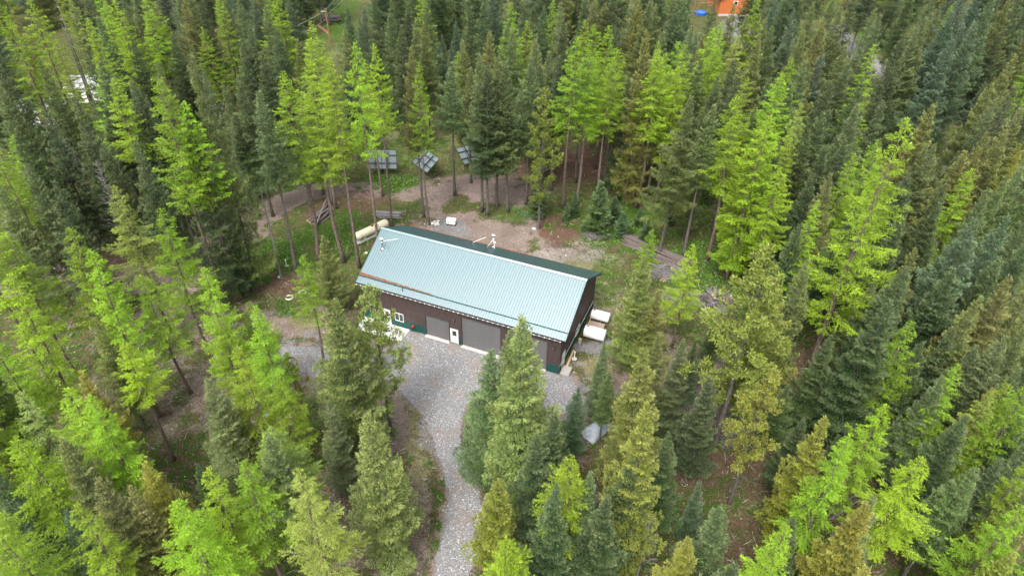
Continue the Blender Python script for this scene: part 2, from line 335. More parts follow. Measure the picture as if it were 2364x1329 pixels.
def gravel_mat():
    m, t, p = newmat('crushed_gravel'); N = t.nodes.new; Lk = t.links.new
    tc = N('ShaderNodeTexCoord')
    v = N('ShaderNodeTexVoronoi'); v.inputs['Scale'].default_value = 24; Lk(tc.outputs['Object'], v.inputs['Vector'])
    r = N('ShaderNodeValToRGB'); e = r.color_ramp.elements; e[0].color = (.085, .084, .086, 1); e[0].position = .1; e[1].color = (.33, .325, .33, 1); e[1].position = .95
    x = e.new(.5); x.color = (.18, .177, .18, 1)
    sc = N('ShaderNodeSeparateColor'); Lk(v.outputs['Color'], sc.inputs[0]); Lk(sc.outputs[0], r.inputs[0])
    n = N('ShaderNodeTexNoise'); n.inputs['Scale'].default_value = .33; n.inputs['Detail'].default_value = 7; n.inputs['Roughness'].default_value = .68; Lk(tc.outputs['Object'], n.inputs['Vector'])
    r2 = N('ShaderNodeValToRGB'); e = r2.color_ramp.elements; e[0].position = .5; e[0].color = (0, 0, 0, 1); e[1].position = .66; e[1].color = (.75, .75, .75, 1); Lk(n.outputs[0], r2.inputs[0])
    mx = N('ShaderNodeMix'); mx.data_type = 'RGBA'; mx.inputs['B'].default_value = (.215, .165, .13, 1); Lk(r2.outputs[0], mx.inputs['Factor']); Lk(r.outputs[0], mx.inputs['A'])
    Lk(mx.outputs['Result'], p.inputs['Base Color']); p.inputs['Roughness'].default_value = .9
    bp = N('ShaderNodeBump'); bp.inputs['Strength'].default_value = .7; bp.inputs['Distance'].default_value = .04; Lk(v.outputs['Distance'], bp.inputs['Height']); Lk(bp.outputs[0], p.inputs['Normal'])
    return m
M['gravel'] = gravel_mat()
edge = []
for i in range(len(DRIVEW)):
    a = np.array(DRIVEW[i]); b = np.array(DRIVEW[(i+1) % len(DRIVEW)]); n = max(1, int(np.hypot(*(b-a))/.25))
    for k in range(n):
        q = a+(b-a)*k/n; j = 0 if i in (0,) else 1
        nn_ = np.array([b[1]-a[1], a[0]-b[0]])/max(np.hypot(*(b-a)), 1e-6)*j*min(1, k/3, (n-k)/3)*((vnoise(q[0], q[1], .9)-.5)*.7+random.gauss(0, .05)); edge.append((float(q[0]+nn_[0]), float(q[1]+nn_[1]), -.008))
bm = bmesh.new(); f = bm.faces.new([bm.verts.new(q) for q in edge]); bmesh.ops.triangulate(bm, faces=[f]); dm = bpy.data.meshes.new('gravel_driveway')
bmesh.ops.recalc_face_normals(bm, faces=bm.faces[:])
bm.to_mesh(dm); bm.free(); dm.materials.append(M['gravel'])
if dm.polygons[0].normal.z < 0: dm.flip_normals()
tag(link('gravel_driveway', dm), 'grey gravel driveway widening into the yard before the barn', None, None, 'structure')

# ---------------------------------------------------------------- the metal barn
barn = thing('metal_barn', 'long brown metal barn with green metal roof and three overhead doors', 'barn', (BX, BY, 0), BR)
WH, RISE, OE, OG = 5.19, 3.4056, .28, .566
SLOPE = RISE/(BW/2); ANG = math.atan(SLOPE)
def sheet(x0, x1, z0, z1, ribs, h=.035, wd=.05):
    """ribbed sheet in local x (width), z (length), facing -y"""
    prof = [(x0, 0)]; step = (x1-x0)/ribs if ribs else 0
    for i in range(ribs):
        c = x0+step*(i+.5); prof += [(c-wd, 0), (c-wd*.45, -h), (c+wd*.45, -h), (c+wd, 0)]
    prof.append((x1, 0)); b = MB(); n = len(prof)
    b.v = [(x, y, z) for z in (z0, z1) for x, y in prof]+[(x, .03, z) for z in (z0, z1) for x in (x0, x1)]
    b.f = [(i, i+1, n+i+1, n+i) for i in range(n-1)]+[(2*n+1, 2*n, 2*n+2, 2*n+3)]
    return b
# roof: slopes with panels
npan = 28; pw = (BL+2*OG)/npan; slen = (BW/2+OE)/math.cos(ANG)
for side in (0, 1):
    rf = MB(); t = .12
    y0, y1 = (-OE, BW/2) if side == 0 else (BW+OE, BW/2)
    zf = lambda y: WH+.20+SLOPE*(y if side == 0 else BW-y)
    rf.v = [(-OG+.02, y0, zf(y0)-t), (BL+OG-.02, y0, zf(y0)-t), (BL+OG-.02, y1, zf(y1)-t), (-OG+.02, y1, zf(y1)-t), (-OG+.02, y0, zf(y0)-.01), (BL+OG-.02, y0, zf(y0)-.01), (BL+OG-.02, y1, zf(y1)-.01), (-OG+.02, y1, zf(y1)-.01)]
    rf.f = [(0, 3, 2, 1), (4, 5, 6, 7), (0, 1, 5, 4), (1, 2, 6, 5), (2, 3, 7, 6), (3, 0, 4, 7)]
    roof = rf.build('roof', M['black'], barn)
    pm = sheet(0, pw-.004, 0, slen, 3, .04, .032).mesh('roof_panel'); pm.materials.append(M['roof'])
    for i in range(npan):
        o = link('roof_panel', pm, roof)
        if side == 0: o.location = (-OG+i*pw, -OE, WH+.23-SLOPE*OE); o.rotation_euler = (-(PI/2-ANG), 0, 0)
        else: o.location = (-OG+(i+1)*pw, BW+OE, WH+.23-SLOPE*OE); o.rotation_euler = (-(PI/2-ANG), 0, PI)
    if side == 0:
        rc = MB(); zr = WH+RISE+.30
        for s in (-1, 1):
            b = len(rc.v); x0, x1 = -OG-.03, BL+OG+.03
            rc.v += [(x0, BW/2+s*.22, zr-.22*SLOPE), (x1, BW/2+s*.22, zr-.22*SLOPE), (x1, BW/2, zr+.03), (x0, BW/2, zr+.03), (x0, BW/2+s*.22, zr-.22*SLOPE-.05), (x1, BW/2+s*.22, zr-.22*SLOPE-.05)]
            rc.f += [(b, b+1, b+2, b+3), (b, b+4, b+5, b+1)]
        rc.build('ridge_cap', M['roof'], roof)
        g = MB(); yg = .46; zg = WH+.23+SLOPE*yg
        g.box(-OG, BL+OG, yg-.03, yg+.03, zg+.05, zg+.13)
        for i in range(28): g.box(-OG+.4+i*.9, -OG+.46+i*.9, yg-.06, yg+.1, zg+.0, zg+.06)
        g.build('snow_guard', M['trim_green'], roof)
        # fallen needles caught behind the guard
        nm_ = MB()
        for i in range(520):
            u = random.random()**1.5; x = -OG+.1+u*9.5; yy = yg+.04+random.random()*.36*(1-u*.8)
            z = WH+.27+SLOPE*yy; r = random.uniform(.04, .1); nm_.v += [(x-r*1.5, yy, z), (x, yy-r*.6, z+.005), (x+r*1.5, yy+.02, z+.01), (x, yy+r, z+.04)]; b = len(nm_.v)-4; nm_.f.append((b, b+1, b+2, b+3))
        tag(nm_.build('fallen_needles', M['needles'], roof), 'orange fallen needles caught above the snow guard', None, None, 'stuff')
    else:
        nm_ = MB()
        for i in range(900):
            x = -OG+random.random()**1.25*17; yy = BW+OE-.02-random.random()*.22; z = WH+.27+SLOPE*(BW-yy); r = random.uniform(.04, .1)
            nm_.v += [(x-r*1.5, yy, z), (x, yy-r*.6, z+.01), (x+r*1.5, yy+.02, z), (x, yy+r, z+.03)]; b = len(nm_.v)-4; nm_.f.append((b, b+1, b+2, b+3))
        tag(nm_.build('fallen_needles', M['needles'], roof), 'orange needles along the back eave', None, None, 'stuff')
    # eave fascia / gutter and gable fascia
    ge = MB(); ye = -OE-.1 if side == 0 else BW+OE+.1; ze = WH+.2-SLOPE*OE
    ge.box(-OG, BL+OG, min(ye, ye+(.09 if side == 0 else -.09)), max(ye, ye+(.09 if side == 0 else -.09)), ze-.17, ze-.02)
    ge.build('gutter', M['black'], roof)
    for xx in (-OG-.03, BL+OG-.01):
        ga = MB(); a0 = (xx, y0, zf(y0)-.2); 
        ga.v = [(xx, y0, zf(y0)-.2), (xx+.04, y0, zf(y0)-.2), (xx+.04, y1, zf(y1)-.2), (xx, y1, zf(y1)-.2), (xx, y0, zf(y0)+.07), (xx+.04, y0, zf(y0)+.07), (xx+.04, y1, zf(y1)+.07), (xx, y1, zf(y1)+.07)]
        ga.f = [(0, 3, 2, 1), (4, 5, 6, 7), (0, 1, 5, 4), (1, 2, 6, 5), (2, 3, 7, 6), (3, 0, 4, 7)]
        ga.build('gable_trim', M['trim_green'], roof)
    if side == 0:
        ls = MB()
        for i in range(43):
            x = -OG+.15+i*.595; z = ze-.15-random.random()*.03
            ls.lathe([(.012, .05), (.05, .02), (.06, -.03), (.035, -.075)], 8, o=(x, ye-.05, z+.05))
        for i in range(42):
            x = -OG+.15+i*.595; ls.tube((x, ye-.05, ze-.11), (x+.595, ye-.05, ze-.13), .012, n=4)
        ls.build('string_of_bulbs', M['white'], roof)
# openings on the front wall: x0, x1, z1
D1 = (8.17, 11.18, 3.05); MD = (11.35, 12.35, 2.13); D2 = (12.80, 17.55, 4.28); D3 = (18.23, 23.03, 4.28); PD = (2.60, 3.52, 2.15)
W1 = (4.11, 5.27, .90, 2.08); W0 = (.72, 1.60, 1.0, 2.12)
opens = [(*D1[:2], 0, D1[2]), (*MD[:2], 0, MD[2]), (*D2[:2], 0, D2[2]), (*D3[:2], 0, D3[2]), (*PD[:2], 0, PD[2]), W1, W0]
core = MB(); core.box(.06, BL-.06, .22, BW-.06, 0, WH+.05)
core.v += [(.06, .22, WH+.05), (.06, BW-.06, WH+.05), (.06, BW/2, WH+RISE+.02), (BL-.06, .22, WH+.05), (BL-.06, BW-.06, WH+.05), (BL-.06, BW/2, WH+RISE+.02)]
core.f += [(8, 10, 9), (11, 12, 13)]
wall_core = core.build('wall', M['black'], barn)
def wallface(name, length, opens, place, ztop):
    """siding panels on one wall; place = (loc, rz)"""
    wl = bpy.data.objects.new(name, None); C.objects.link(wl); wl.parent = barn; wl.location = place[0]; wl.rotation_euler = (0, 0, place[1])
    m = MB(); wl2 = None
    n = round(length/.914); w_ = length/n; xs = [i*w_ for i in range(n+1)]
    cuts = sorted(set([round(x, 3) for x in xs]+[round(v, 3) for o in opens for v in o[:2]]))
    pcs = []
    for a, b in zip(cuts[:-1], cuts[1:]):
        if b-a < .03: continue
        cov = [(o[2], o[3]) for o in opens if o[0]-.001 <= (a+b)/2 <= o[1]+.001]; z = 0.0; segs = []
        for lo, hi in sorted(cov):
            if lo > z+.02: segs.append((z, lo))
            z = max(z, hi)
        segs.append((z, None)); 
        for lo, hi in segs: pcs.append((a, b, lo, hi))
    return wl, pcs
cache = {}
def put(parent, a, b, lo, hi, mt, nm):
    r = max(1, round((b-a)/.2286)); key = (round(b-a, 2), round(hi-lo, 2), mt)
    if key not in cache:
        pm = sheet(0, b-a-.003, 0, hi-lo, r, .028, .03).mesh(nm); pm.materials.append(M[mt]); cache[key] = pm
    o = link(nm, cache[key], parent); o.location = (a, 0, lo)
def face(name, length, opens, loc, rz, gable=False):
    fr = MB(); fr.box(0, length, .0, .02, 0, .02); fr.v = []; fr.f = []
    fr.box(0, length, .036, .05, .0, .05); e = fr.build(name, M['black'], barn); e.location = loc; e.rotation_euler = (0, 0, rz)
    n = round(length/.914); w_ = length/n
    cuts = sorted(set([round(i*w_, 3) for i in range(n+1)]+[round(v, 3) for o in opens for v in o[:2]]))
    for a, b in zip(cuts[:-1], cuts[1:]):
        if b-a < .04: continue
        cov = sorted((o[2], o[3]) for o in opens if o[0]-.001 <= (a+b)/2 <= o[1]+.001); z = 0.; segs = []
        top = WH+.06
        for lo, hi in cov:
            if lo > z+.02: segs.append((z, lo))
            z = max(z, hi)
        segs.append((z, top))
        for lo, hi in segs:
            if lo < 1.1:
                put(e, a, b, lo, min(hi, 1.1), 'green', 'wainscot_panel')
                if hi > 1.12: put(e, a, b, 1.12, hi, 'brown', 'siding_panel')
            else: put(e, a, b, lo, hi, 'brown', 'siding_panel')
        if gable:
            r = max(1, round((b-a)/.2286)); pb = sheet(a, b-.003, top, top+1, r, .028, .03); k = len(pb.v)
            pb.v = [(x, y, z if z <= top else WH+.10+SLOPE*min(x, length-x)) for x, y, z in pb.v]
            pb.build('gable_panel', M['brown'], e)
    for a, b in [(c0, c1) for c0, c1 in gaps(length, [o for o in opens if o[2] < .5])]:
        MB().box(a, b, -.045, .0, 1.095, 1.125).build('wainscot_cap', M['trim_green' if not gable else 'white'], e)

    return e
def gaps(length, ops):
    x = 0; r = []
    for o in sorted(ops):
        if o[0] > x: r.append((x, o[0]))
        x = o[1]
    r.append((x, length)); return r
ff = face('front_wall', BL, opens, (0, 0, 0), 0)
SD = (.85, 1.80, 0, 2.15); SW = (5.62, 7.0, .82, 1.85)
fr_ = face('side_wall', BW, [SD, SW], (BL, 0, 0), PI/2, True)
fl_ = face('side_wall', BW, [], (0, BW, 0), -PI/2, True)
fb_ = face('back_wall', BL, [], (BL, BW, 0), PI)
tr = MB()
for x in (-.05, BL-.03): 
    for y in (-.05, BW-.03): tr.box(x, x+.08, y, y+.08, 0, WH-.06)
tr.build('corner_trim', M['brown'], barn)
# overhead doors
for (x0, x1, z1), nsec in ((D1, 6), (D2, 8), (D3, 8)):
    d = MB(); d.box(x0-.09, x0, -.05, .12, 0, z1+.09).box(x1, x1+.09, -.05, .12, 0, z1+.09).box(x0, x1, -.05, .12, z1, z1+.09)
    dd = d.build('overhead_door', M['brown'], barn)
    hh = (z1-.1)/nsec
    pb = MB()
    for j in range(3): pb.box(0, x1-x0-.01, .0 if j % 2 else .012, .05, hh*j/3+.004, hh*(j+1)/3-.004)
    pb.box(0, x1-x0-.01, .03, .06, 0, hh)
    pm = pb.mesh('door_panel'); pm.materials.append(M['door_grey'])
    for i in range(nsec):
        o = link('door_panel', pm, dd); o.location = (x0+.005, .10, .1+i*hh)
    MB().box(x0+.005, x1-.005, .1, .16, .0, .098).build('weather_strip', M['black'], dd)
ap = MB()
for x0, x1, _ in (D1, D2, D3): ap.box(x0-.05, x1+.05, -.42, .17, -.1, .045)
ap.build('door_apron', M['apron'], barn)
def mandoor(parent, x0, x1, z1, y=0, hs=1, glass=True):
    d = MB(); d.box(x0, x0+.07, y-.05, y+.1, .02, z1).box(x1-.07, x1, y-.05, y+.1, .02, z1).box(x0+.07, x1-.07, y-.05, y+.1, z1-.08, z1)
    fr = d.build('entry_door', M['white'], parent)
    s = MB(); s.box(x0+.075, x1-.075, y+.01, y+.06, .05, z1-.09); s.build('door_leaf', M['white'], fr)
    if glass:
        g = MB(); xa, xb = x0+.24, x1-.24; g.box(xa, xb, y-.003, y+.008, 1.1, 1.85); g.build('door_glass', M['glass'], fr)
        q = MB(); q.box(xa-.04, xa, y-.012, y+.008, 1.06, 1.89).box(xb, xb+.04, y-.012, y+.008, 1.06, 1.89).box(xa, xb, y-.012, y+.008, 1.85, 1.89).box(xa, xb, y-.012, y+.008, 1.06, 1.1); q.build('glass_frame', M['white'], fr)
    h = MB(); h.lathe([(.02, 0), (.035, .02), (.035, .05), (.01, .06)], 10, 'x', (0, 0, 0)); k = h.build('door_knob', M['black'], fr); k.location = (x1-.15, y-.0, 1.0); k.rotation_euler = (0, 0, -PI/2)
mandoor(barn, *MD); mandoor(barn, *PD)
def window(parent, x0, x1, z0, z1, y=0):
    f_ = MB(); t = .06; f_.box(x0, x1, y-.055, y+.06, z0, z0+t).box(x0, x1, y-.055, y+.06, z1-t, z1).box(x0, x0+t, y-.055, y+.06, z0+t, z1-t).box(x1-t, x1, y-.055, y+.06, z0+t, z1-t)
    xm = (x0+x1)/2; f_.box(xm-.03, xm+.03, y-.045, y+.05, z0+t, z1-t)
    w_ = f_.build('window', M['white'], parent)
    MB().box(x0+t, xm-.03, y+.0, y+.02, z0+t, z1-t).build('window_pane', M['glass'], w_)
    MB().box(xm+.03, x1-t, y-.015, y+.005, z0+t, z1-t).build('window_pane', M['glass'], w_)
    return w_
window(barn, *W1); window(barn, *W0); window(fr_, SW[0], SW[1], SW[2], SW[3])
mandoor(fr_, SD[0], SD[1], SD[3], glass=False)
for x, z in ((11.91, 3.6), (23.75, 3.6), (3.82, 1.95)):
    l = MB(); l.lathe([(.12, 0), (.14, .04), (.14, .12), (.10, .16)], 14, 'x', (0, 0, 0)); o = l.build('wall_lamp', M['black'], barn); o.location = (x, -.03, z); o.rotation_euler = (0, 0, -PI/2)
    g = MB(); g.lathe([(.085, .16), (.07, .2), (.03, .22)], 12, 'x'); g.build('lamp_lens', M['steel'], o)
# flues
def flue(x, y, z, h, braces, nm):
    st = MB(); st.lathe([(.30, -.12), (.26, .0), (.15, .12), (.13, .14)], 16)
    f_ = st.build('flue', M['steel'], barn, True); f_.location = (x, y, z)
    MB().lathe([(.12, .1), (.12, h-.2)], 16).build('flue_pipe', M['steel'] if nm else M['box_grey'], f_, True)
    MB().lathe([(.13, h-.25), (.15, h-.24), (.15, h-.05), (.13, h-.04)], 16).build('flue_collar', M['black'], f_, True)
    MB().lathe([(.16, h-.03), (.21, h), (.19, h+.05), (.05, h+.1)], 16).build('flue_cap', M['white'], f_, True)
    for p0, p1 in braces: MB().tube(p0, p1, .022, n=6).build('brace_rod', M['white'], f_)
flue(.75, 4.0, WH+.25+SLOPE*4.0, 1.35, [((.1, .05, 1.05), (1.5, 1.25, 1.0))], 1)
flue(11.4, 12.15, WH+.25+SLOPE*(BW-12.15), 1.7, [((-.1, -.05, 1.0), (-.25, -1.3, .7)), ((-1.0, 0, 1.2), (-2.4, -.9, .55)), ((.1, -.1, .8), (.45, -.6, .3))], 0)
MB().tube((5.4, .1, 5.45), (5.4, .1, 5.95), .04, n=8).build('vent_pipe', M['black'], barn)

def blw(x, y, z=0.):
    return Vector((BX+x*math.cos(BR)-y*math.sin(BR), BY+x*math.sin(BR)+y*math.cos(BR), z))
# concrete patio before the white door
p = thing('concrete_patio', 'pale concrete patio slab before the white door at barn left', 'patio', blw(3.0, -.06), BR)
for i in range(4):
    MB().box(-3.05+i*1.52, -3.05+i*1.52+1.505, -2.3, -.0, -.06, .07).build('slab', M['concrete'], p)
p = thing('covered_table', 'low white covered table on the patio behind a pine', 'table', blw(1.2, -1.3, .07), BR)
MB().box(-.75, .75, -.4, .4, .62, .68).build('table_top', M['white'], p)
for a in (-.65, .65):
    for b in (-.33, .33): MB().box(a-.03, a+.03, b-.03, b+.03, 0, .62).build('leg', M['white'], p)
# yard hydrant at the barn wall
p = thing('yard_hydrant', 'small red topped hydrant against the green wainscot', 'hydrant', blw(6.5, -.22))
MB().tube((0, 0, -.1), (0, 0, .75), .035, n=8).build('standpipe', M['green'], p)
MB().box(-.1, .1, -.08, .08, .72, .98).build('head', M['red'], p, bevel=.03); MB().box(-.03, .26, -.02, .02, .95, 1.02).build('handle', M['red'], p)
# pallet ramp, leaning board, meter box, white post on the right side
p = thing('wooden_step_deck', 'weathered slatted wooden deck at the side door of the barn', 'deck', blw(25.15, .72), BR)
MB().box(-.5, .5, -.7, -.62, -.02, .14).box(-.5, .5, .62, .7, -.02, .14).box(-.5, .5, -.04, .04, -.02, .14).build('deck_frame', M['wood'], p)
dbm = MB().box(-.5, .5, 0, .125, .14, .17).mesh('deck_board'); dbm.materials.append(M['wood'])
for i in range(10):
    o = link('deck_board', dbm, p); o.location = (random.uniform(-.02, .02), -.7+i*.1413, 0)
p = thing('leaning_plank', 'pale plank lying along the barn side wall', 'plank', blw(24.95, 2.7, .12), BR+.05)
MB().box(-.1, .1, -1.5, 1.5, -.06, .06).build('plank', M['newwood'], p, bevel=.01); p['category'] = 'plank'
p = thing('utility_box', 'small pale utility box on a post at the barn side', 'utility box', blw(25.25, 5.2), BR)
MB().box(-.16, .16, -.1, .1, .45, 1.1).build('box_body', M['box_grey'], p, bevel=.02); MB().box(-.18, .18, -.13, .13, 1.1, 1.14).build('box_lid', M['newwood'], p)
MB().box(-.05, .05, -.05, .05, -.1, .45).build('post', M['wood'], p)
def standpost(name, label, loc, h, ring):
    p = thing(name, label, 'standpipe', loc)
    MB().lathe([(.3, -.05), (.3, .04), (.24, .05)], 18).build('base', M['stone'], p)
    MB().tube((0, 0, .04), (0, 0, h), .055, n=10).build('pipe', M['white'], p)
    MB().lathe([(.07, h), (.09, h+.02), (.08, h+.1), (.02, h+.12)], 12).build('pipe_cap', M['white'], p)
standpost('white_standpipe', 'white pipe on round base beside the barn side door', blw(25.35, 3.0), .95, 0)
standpost('birdbath_pedestal', 'white pedestal on round base in grass left of barn', tuple(at(662, 614)), .95, 1)
for lab, q in (('left of the two white rings lying in grass left of barn', (668, 687)), ('right of the two white rings, half under the lime larch', (699, 675))):
    b = MB(); n = 20; R_, r_ = .42, .07; ar = 17
    for i in range(ar+1):
        t = 2*PI*i/n
        for k in range(6): a = 2*PI*k/6; b.v.append(((R_+r_*math.cos(a))*math.cos(t), (R_+r_*math.cos(a))*math.sin(t), .05+r_*math.sin(a)))
    for i in range(ar): b.f += [(i*6+k, i*6+(k+1) % 6, (i+1)*6+(k+1) % 6, (i+1)*6+k) for k in range(6)]
    o = b.build('white_ring', M['white'], None, True); o.location = tuple(at(*q)); o.rotation_euler = (0, 0, random.random()*6); tag(o, lab, 'ring', 'white rings left of the barn')
# two white tanks and the timber platform
def tank(label, x, y, R_, Lh, z):
    p = thing('white_tank', label, 'tank', blw(x, y), BR, 'white tanks beside the barn')
    MB().lathe([(R_*.15, -Lh-.08), (R_*.7, -Lh-.06), (R_*.96, -Lh-.02), (R_, -Lh+.03), (R_, Lh-.03), (R_*.96, Lh+.02), (R_*.7, Lh+.06), (R_*.15, Lh+.08)], 32, 'x', (0, 0, z)).build('tank_shell', M['white'], p, True)
    for s in (-1, 1):
        for q in (-1, 1): MB().tube((s*Lh*.7, q*R_*.7, 0), (s*Lh*.7, q*R_*.55, z-R_*.8), .05, n=8).build('leg', M['rust'], p)
    MB().lathe([(.08, R_-.05), (.08, R_+.1), (.11, R_+.12), (.03, R_+.16)], 12, o=(-Lh*.75, 0, z)).build('filler_cap', M['rust'], p)
tank('rear white fuel tank beside the barn, beyond the timber platform', 26.15, 10.3, .62, 1.05, .95)
tank('front white fuel tank beside the barn, nearest the side window', 26.45, 7.05, .72, 1.2, .95)
p = thing('timber_platform', 'reddish timber platform between the two white tanks', 'platform', blw(26.1, 8.7), BR)
pbm = MB().box(0, .19, -.75, .75, .55, .59).mesh('plank'); pbm.materials.append(mat('reddish_plank', (.33, .25, .2), .85, 0, .15, 4))
for i in range(9): o = link('plank', pbm, p); o.location = (-.95+i*.21, 0, random.uniform(0, .01))
for a in (-.9, .85):
    for b in (-.68, .68): MB().box(a-.05, a+.05, b-.05, b+.05, -.05, .55).build('leg', M['newwood'], p)
MB().box(-1.0, -.93, -.8, 2.2, .56, .68).build('side_rail', M['newwood'], p)

# ---------------------------------------------------------------- propane tank, generator, panels
a0 = at(832, 552, .0); a1 = at(895, 522, .0); v = a1-a0; rz = math.atan2(v[1], v[0]); cx = (at(812, 562)+at(893, 528))/2
p = thing('propane_tank', 'long cream propane tank on a concrete pad behind the barn', 'propane tank', (cx[0]+.35, cx[1]+.35, 0), rz)
R_, Lh = .58, 2.25
pr = [(.05, -Lh-.55)]+[(R_*math.sin(a), -Lh-.55*math.cos(a)) for a in (.3, .6, .9, 1.2, 1.5)]+[(R_, -Lh), (R_, Lh)]+[(R_*math.sin(a), Lh+.55*math.cos(a)) for a in (1.5, 1.2, .9, .6, .3)]+[(.05, Lh+.55)]
MB().lathe(pr, 28, 'x', (0, 0, .88)).build('tank_shell', M['cream'], p, True)
MB().lathe([(.2, 1.36), (.22, 1.62), (.16, 1.72), (.04, 1.75)], 16, o=(.1, 0, 0)).build('valve_dome', M['rust'], p)
for s in (-1, 1): MB().box(s*1.5-.12, s*1.5+.12, -.4, .4, .08, .42).build('saddle', M['concrete'], p)
MB().box(-2.9, 2.9, -.62, .62, -.05, .1).build('pad', M['apron'], p)
for s in (.45, .65):
    b = MB(); q = [(s+.25*math.sin(i/7*PI), -.58*math.sin(i/7*PI/1.6+.2)-.02, .9+.6*math.cos(i/7*PI/1.25)) for i in range(8)]; b.path(q, [.02]*8, 5); b.build('strap', M['wood'], p)
p = thing('standby_generator', 'white boxy generator on a black base behind the barn', 'generator', tuple(at(1042, 517)), -.2)
MB().box(-.72, .72, -.42, .42, -.02, .12).build('base', M['black'], p, bevel=.02)
h = MB().box(-.66, .66, -.36, .36, .12, .78).build('housing', M['white'], p, bevel=.05)
MB().v; b = MB(); b.v = [(-.7, -.4, .78), (.7, -.4, .78), (.7, .4, .78), (-.7, .4, .78), (-.62, -.3, .9), (.62, -.3, .9), (.62, .3, .9), (-.62, .3, .9)]; b.f = [(3, 2, 1, 0), (4, 5, 6, 7), (0, 1, 5, 4), (1, 2, 6, 5), (2, 3, 7, 6), (3, 0, 4, 7)]
b.build('lid', M['white'], p)
for i in range(4): MB().box(-.5+i*.1, -.44+i*.1, -.37, -.355, .25, .6).build('vent_slot', M['box_grey'], p)
def solar(label, corner_c, wd, ht, z, tilt, rz, nxp, nyp, loc):
    p = thing('solar_array', label, 'solar array', loc, rz, 'solar arrays behind the barn')
    fr = MB(); fr.box(-wd/2, wd/2, -.03, .02, -.04, .04)
    R = Matrix.Translation((0, 0, z)) @ Matrix.Rotation(tilt, 4, 'X')
    pw_, ph_ = wd/nxp, ht/nyp
    pn = MB().box(.02, pw_-.02, .02, ph_-.02, -.02, .02).mesh('panel'); pn.materials.append(M['panel_back'])
    for i in range(nxp):
        for j in range(nyp):
            o = link('panel', pn, p); o.matrix_local = R @ Matrix.Translation((-wd/2+i*pw_, -ht/2+j*ph_, 0))
    g = MB()
    for i in range(nxp+1): x = -wd/2+i*pw_; g.box(x-.035, x+.035, -ht/2, ht/2, -.03, .045)
    for j in range(nyp+1): y = -ht/2+j*ph_; g.box(-wd/2, wd/2, y-.03, y+.03, -.034, .05)
    for q in (.28, .72): y = -ht/2+q*ht; g.box(-wd/2, wd/2, y-.05, y+.05, .055, .16)
    for q in (.3, .7): x = -wd/2+q*wd; g.box(x-.06, x+.06, -ht/2*.9, ht/2*.9, .17, .3)
    o = g.build('panel_frame', M['frame_dark'], p); o.matrix_local = R
    MB().tube((0, 0, -.3), (0, 0, z), .12, n=12).build('mast', M['frame_dark'], p)
q = at(885, 402)
solar('flat grey backed solar array left, seen between two larch trunks', None, 4.6, 2.9, 2.6, math.radians(62), 0.05, 4, 3, tuple(q))
solar('dark solar array in the middle, mostly hidden behind fir branches', None, 4.4, 2.9, 2.5, math.radians(35), -.9, 4, 3, tuple(at(985, 403)))
solar('tilted solar array at right, partly hidden behind trunks', None, 4.6, 3.2, 2.4, math.radians(28), .55, 4, 3, tuple(at(1092, 385)))

# ---------------------------------------------------------------- logs and wood piles
def log_mesh(L_, r, mt='bark_log', end=True):
    b = MB(); n = 5
    b.path([(L_*i/n-L_/2, random.uniform(-.02, .02), random.uniform(-.02, .02)) for i in range(n+1)], [r*random.uniform(.9, 1.08) for _ in range(n+1)], 9)
    m = b.mesh('log'); m.materials.append(M[mt]); m.materials.append(M['logend'])
    m.polygons[len(m.polygons)-1].material_index = 1; m.polygons[len(m.polygons)-2].material_index = 1
    for pl in m.polygons: pl.use_smooth = len(pl.vertices) == 4
    return m
def pile(label, px, py, ang, rows, L_, r, mt, spread, cat='log pile', jag=.5, jang=.03):
    p = thing('log_pile', label, cat, tuple(at(px, py)), ang, 'log piles')
    k = 0
    for lv, n in enumerate(rows):
        for i in range(n):
            ms = log_mesh(L_*random.uniform(.8, 1.05), r*random.uniform(.75, 1.15), mt)
            o = link('log', ms, p); o.location = (random.uniform(-jag, jag), (i-(n-1)/2)*spread+random.uniform(-.05, .05), r*.9+lv*r*1.6); o.rotation_euler = (random.random()*6, random.uniform(-.02, .02), random.gauss(0, jang))
    return p
la = at(1440, 555); lb = at(1580, 620); ang = math.atan2((lb-la)[1], (lb-la)[0])
pile('long pile of dark logs beyond the right end of barn, left half', 1478, 568, ang-.02, [8, 5, 2], 5.6, .16, 'bark_log', .38)
pile('long pile of dark logs beyond the right end of barn, right half', 1548, 600, ang+.02, [8, 6, 3], 5.6, .18, 'bark_log', .38)
pile('short stack of grey logs among larches behind the barn', 901, 499, -.03, [5, 4, 2], 3.9, .15, 'grey_log', .3)
pile('steep pile of reddish logs at the foot of the left larches', 742, 502, 1.2, [6, 4, 2], 4.4, .17, 'bark_log', .42, jang=.1)
pile('grey firewood logs stacked behind the power pole', 766, 47, .05, [4, 3], 4.2, .3, 'grey_log', .6)
def lone(name, label, pa, pb, r, mt, cat='log', z=.12, branches=0):
    a = at(*pa); b = at(*pb); L_ = np.hypot(*(b-a)[:2]); m = log_mesh(L_, r, mt); o = link(name, m); c = (a+b)/2
    o.location = (c[0], c[1], z); o.rotation_euler = (0, 0, math.atan2((b-a)[1], (b-a)[0])); tag(o, label, cat, 'single fallen logs')
lone('fallen_log', 'pale fallen log lying behind the tall dark right trunk', (1888, 762), (1942, 706), .2, 'grey_log')
lone('fallen_log', 'long thin fallen log in the gap at lower right', (1895, 1212), (1985, 1153), .11, 'bark_dead')
lone('fallen_log', 'short stump ended fallen log above the lower right long log', (1948, 1157), (1992, 1136), .13, 'bark_log')
lone('fallen_log', 'fallen log between the lower middle firs', (1392, 1217), (1408, 1203), .15, 'bark_dead')
lone('fallen_log', 'pale fallen log left of the two in the brushy gap', (1580, 965), (1625, 940), .1, 'bark_dead')
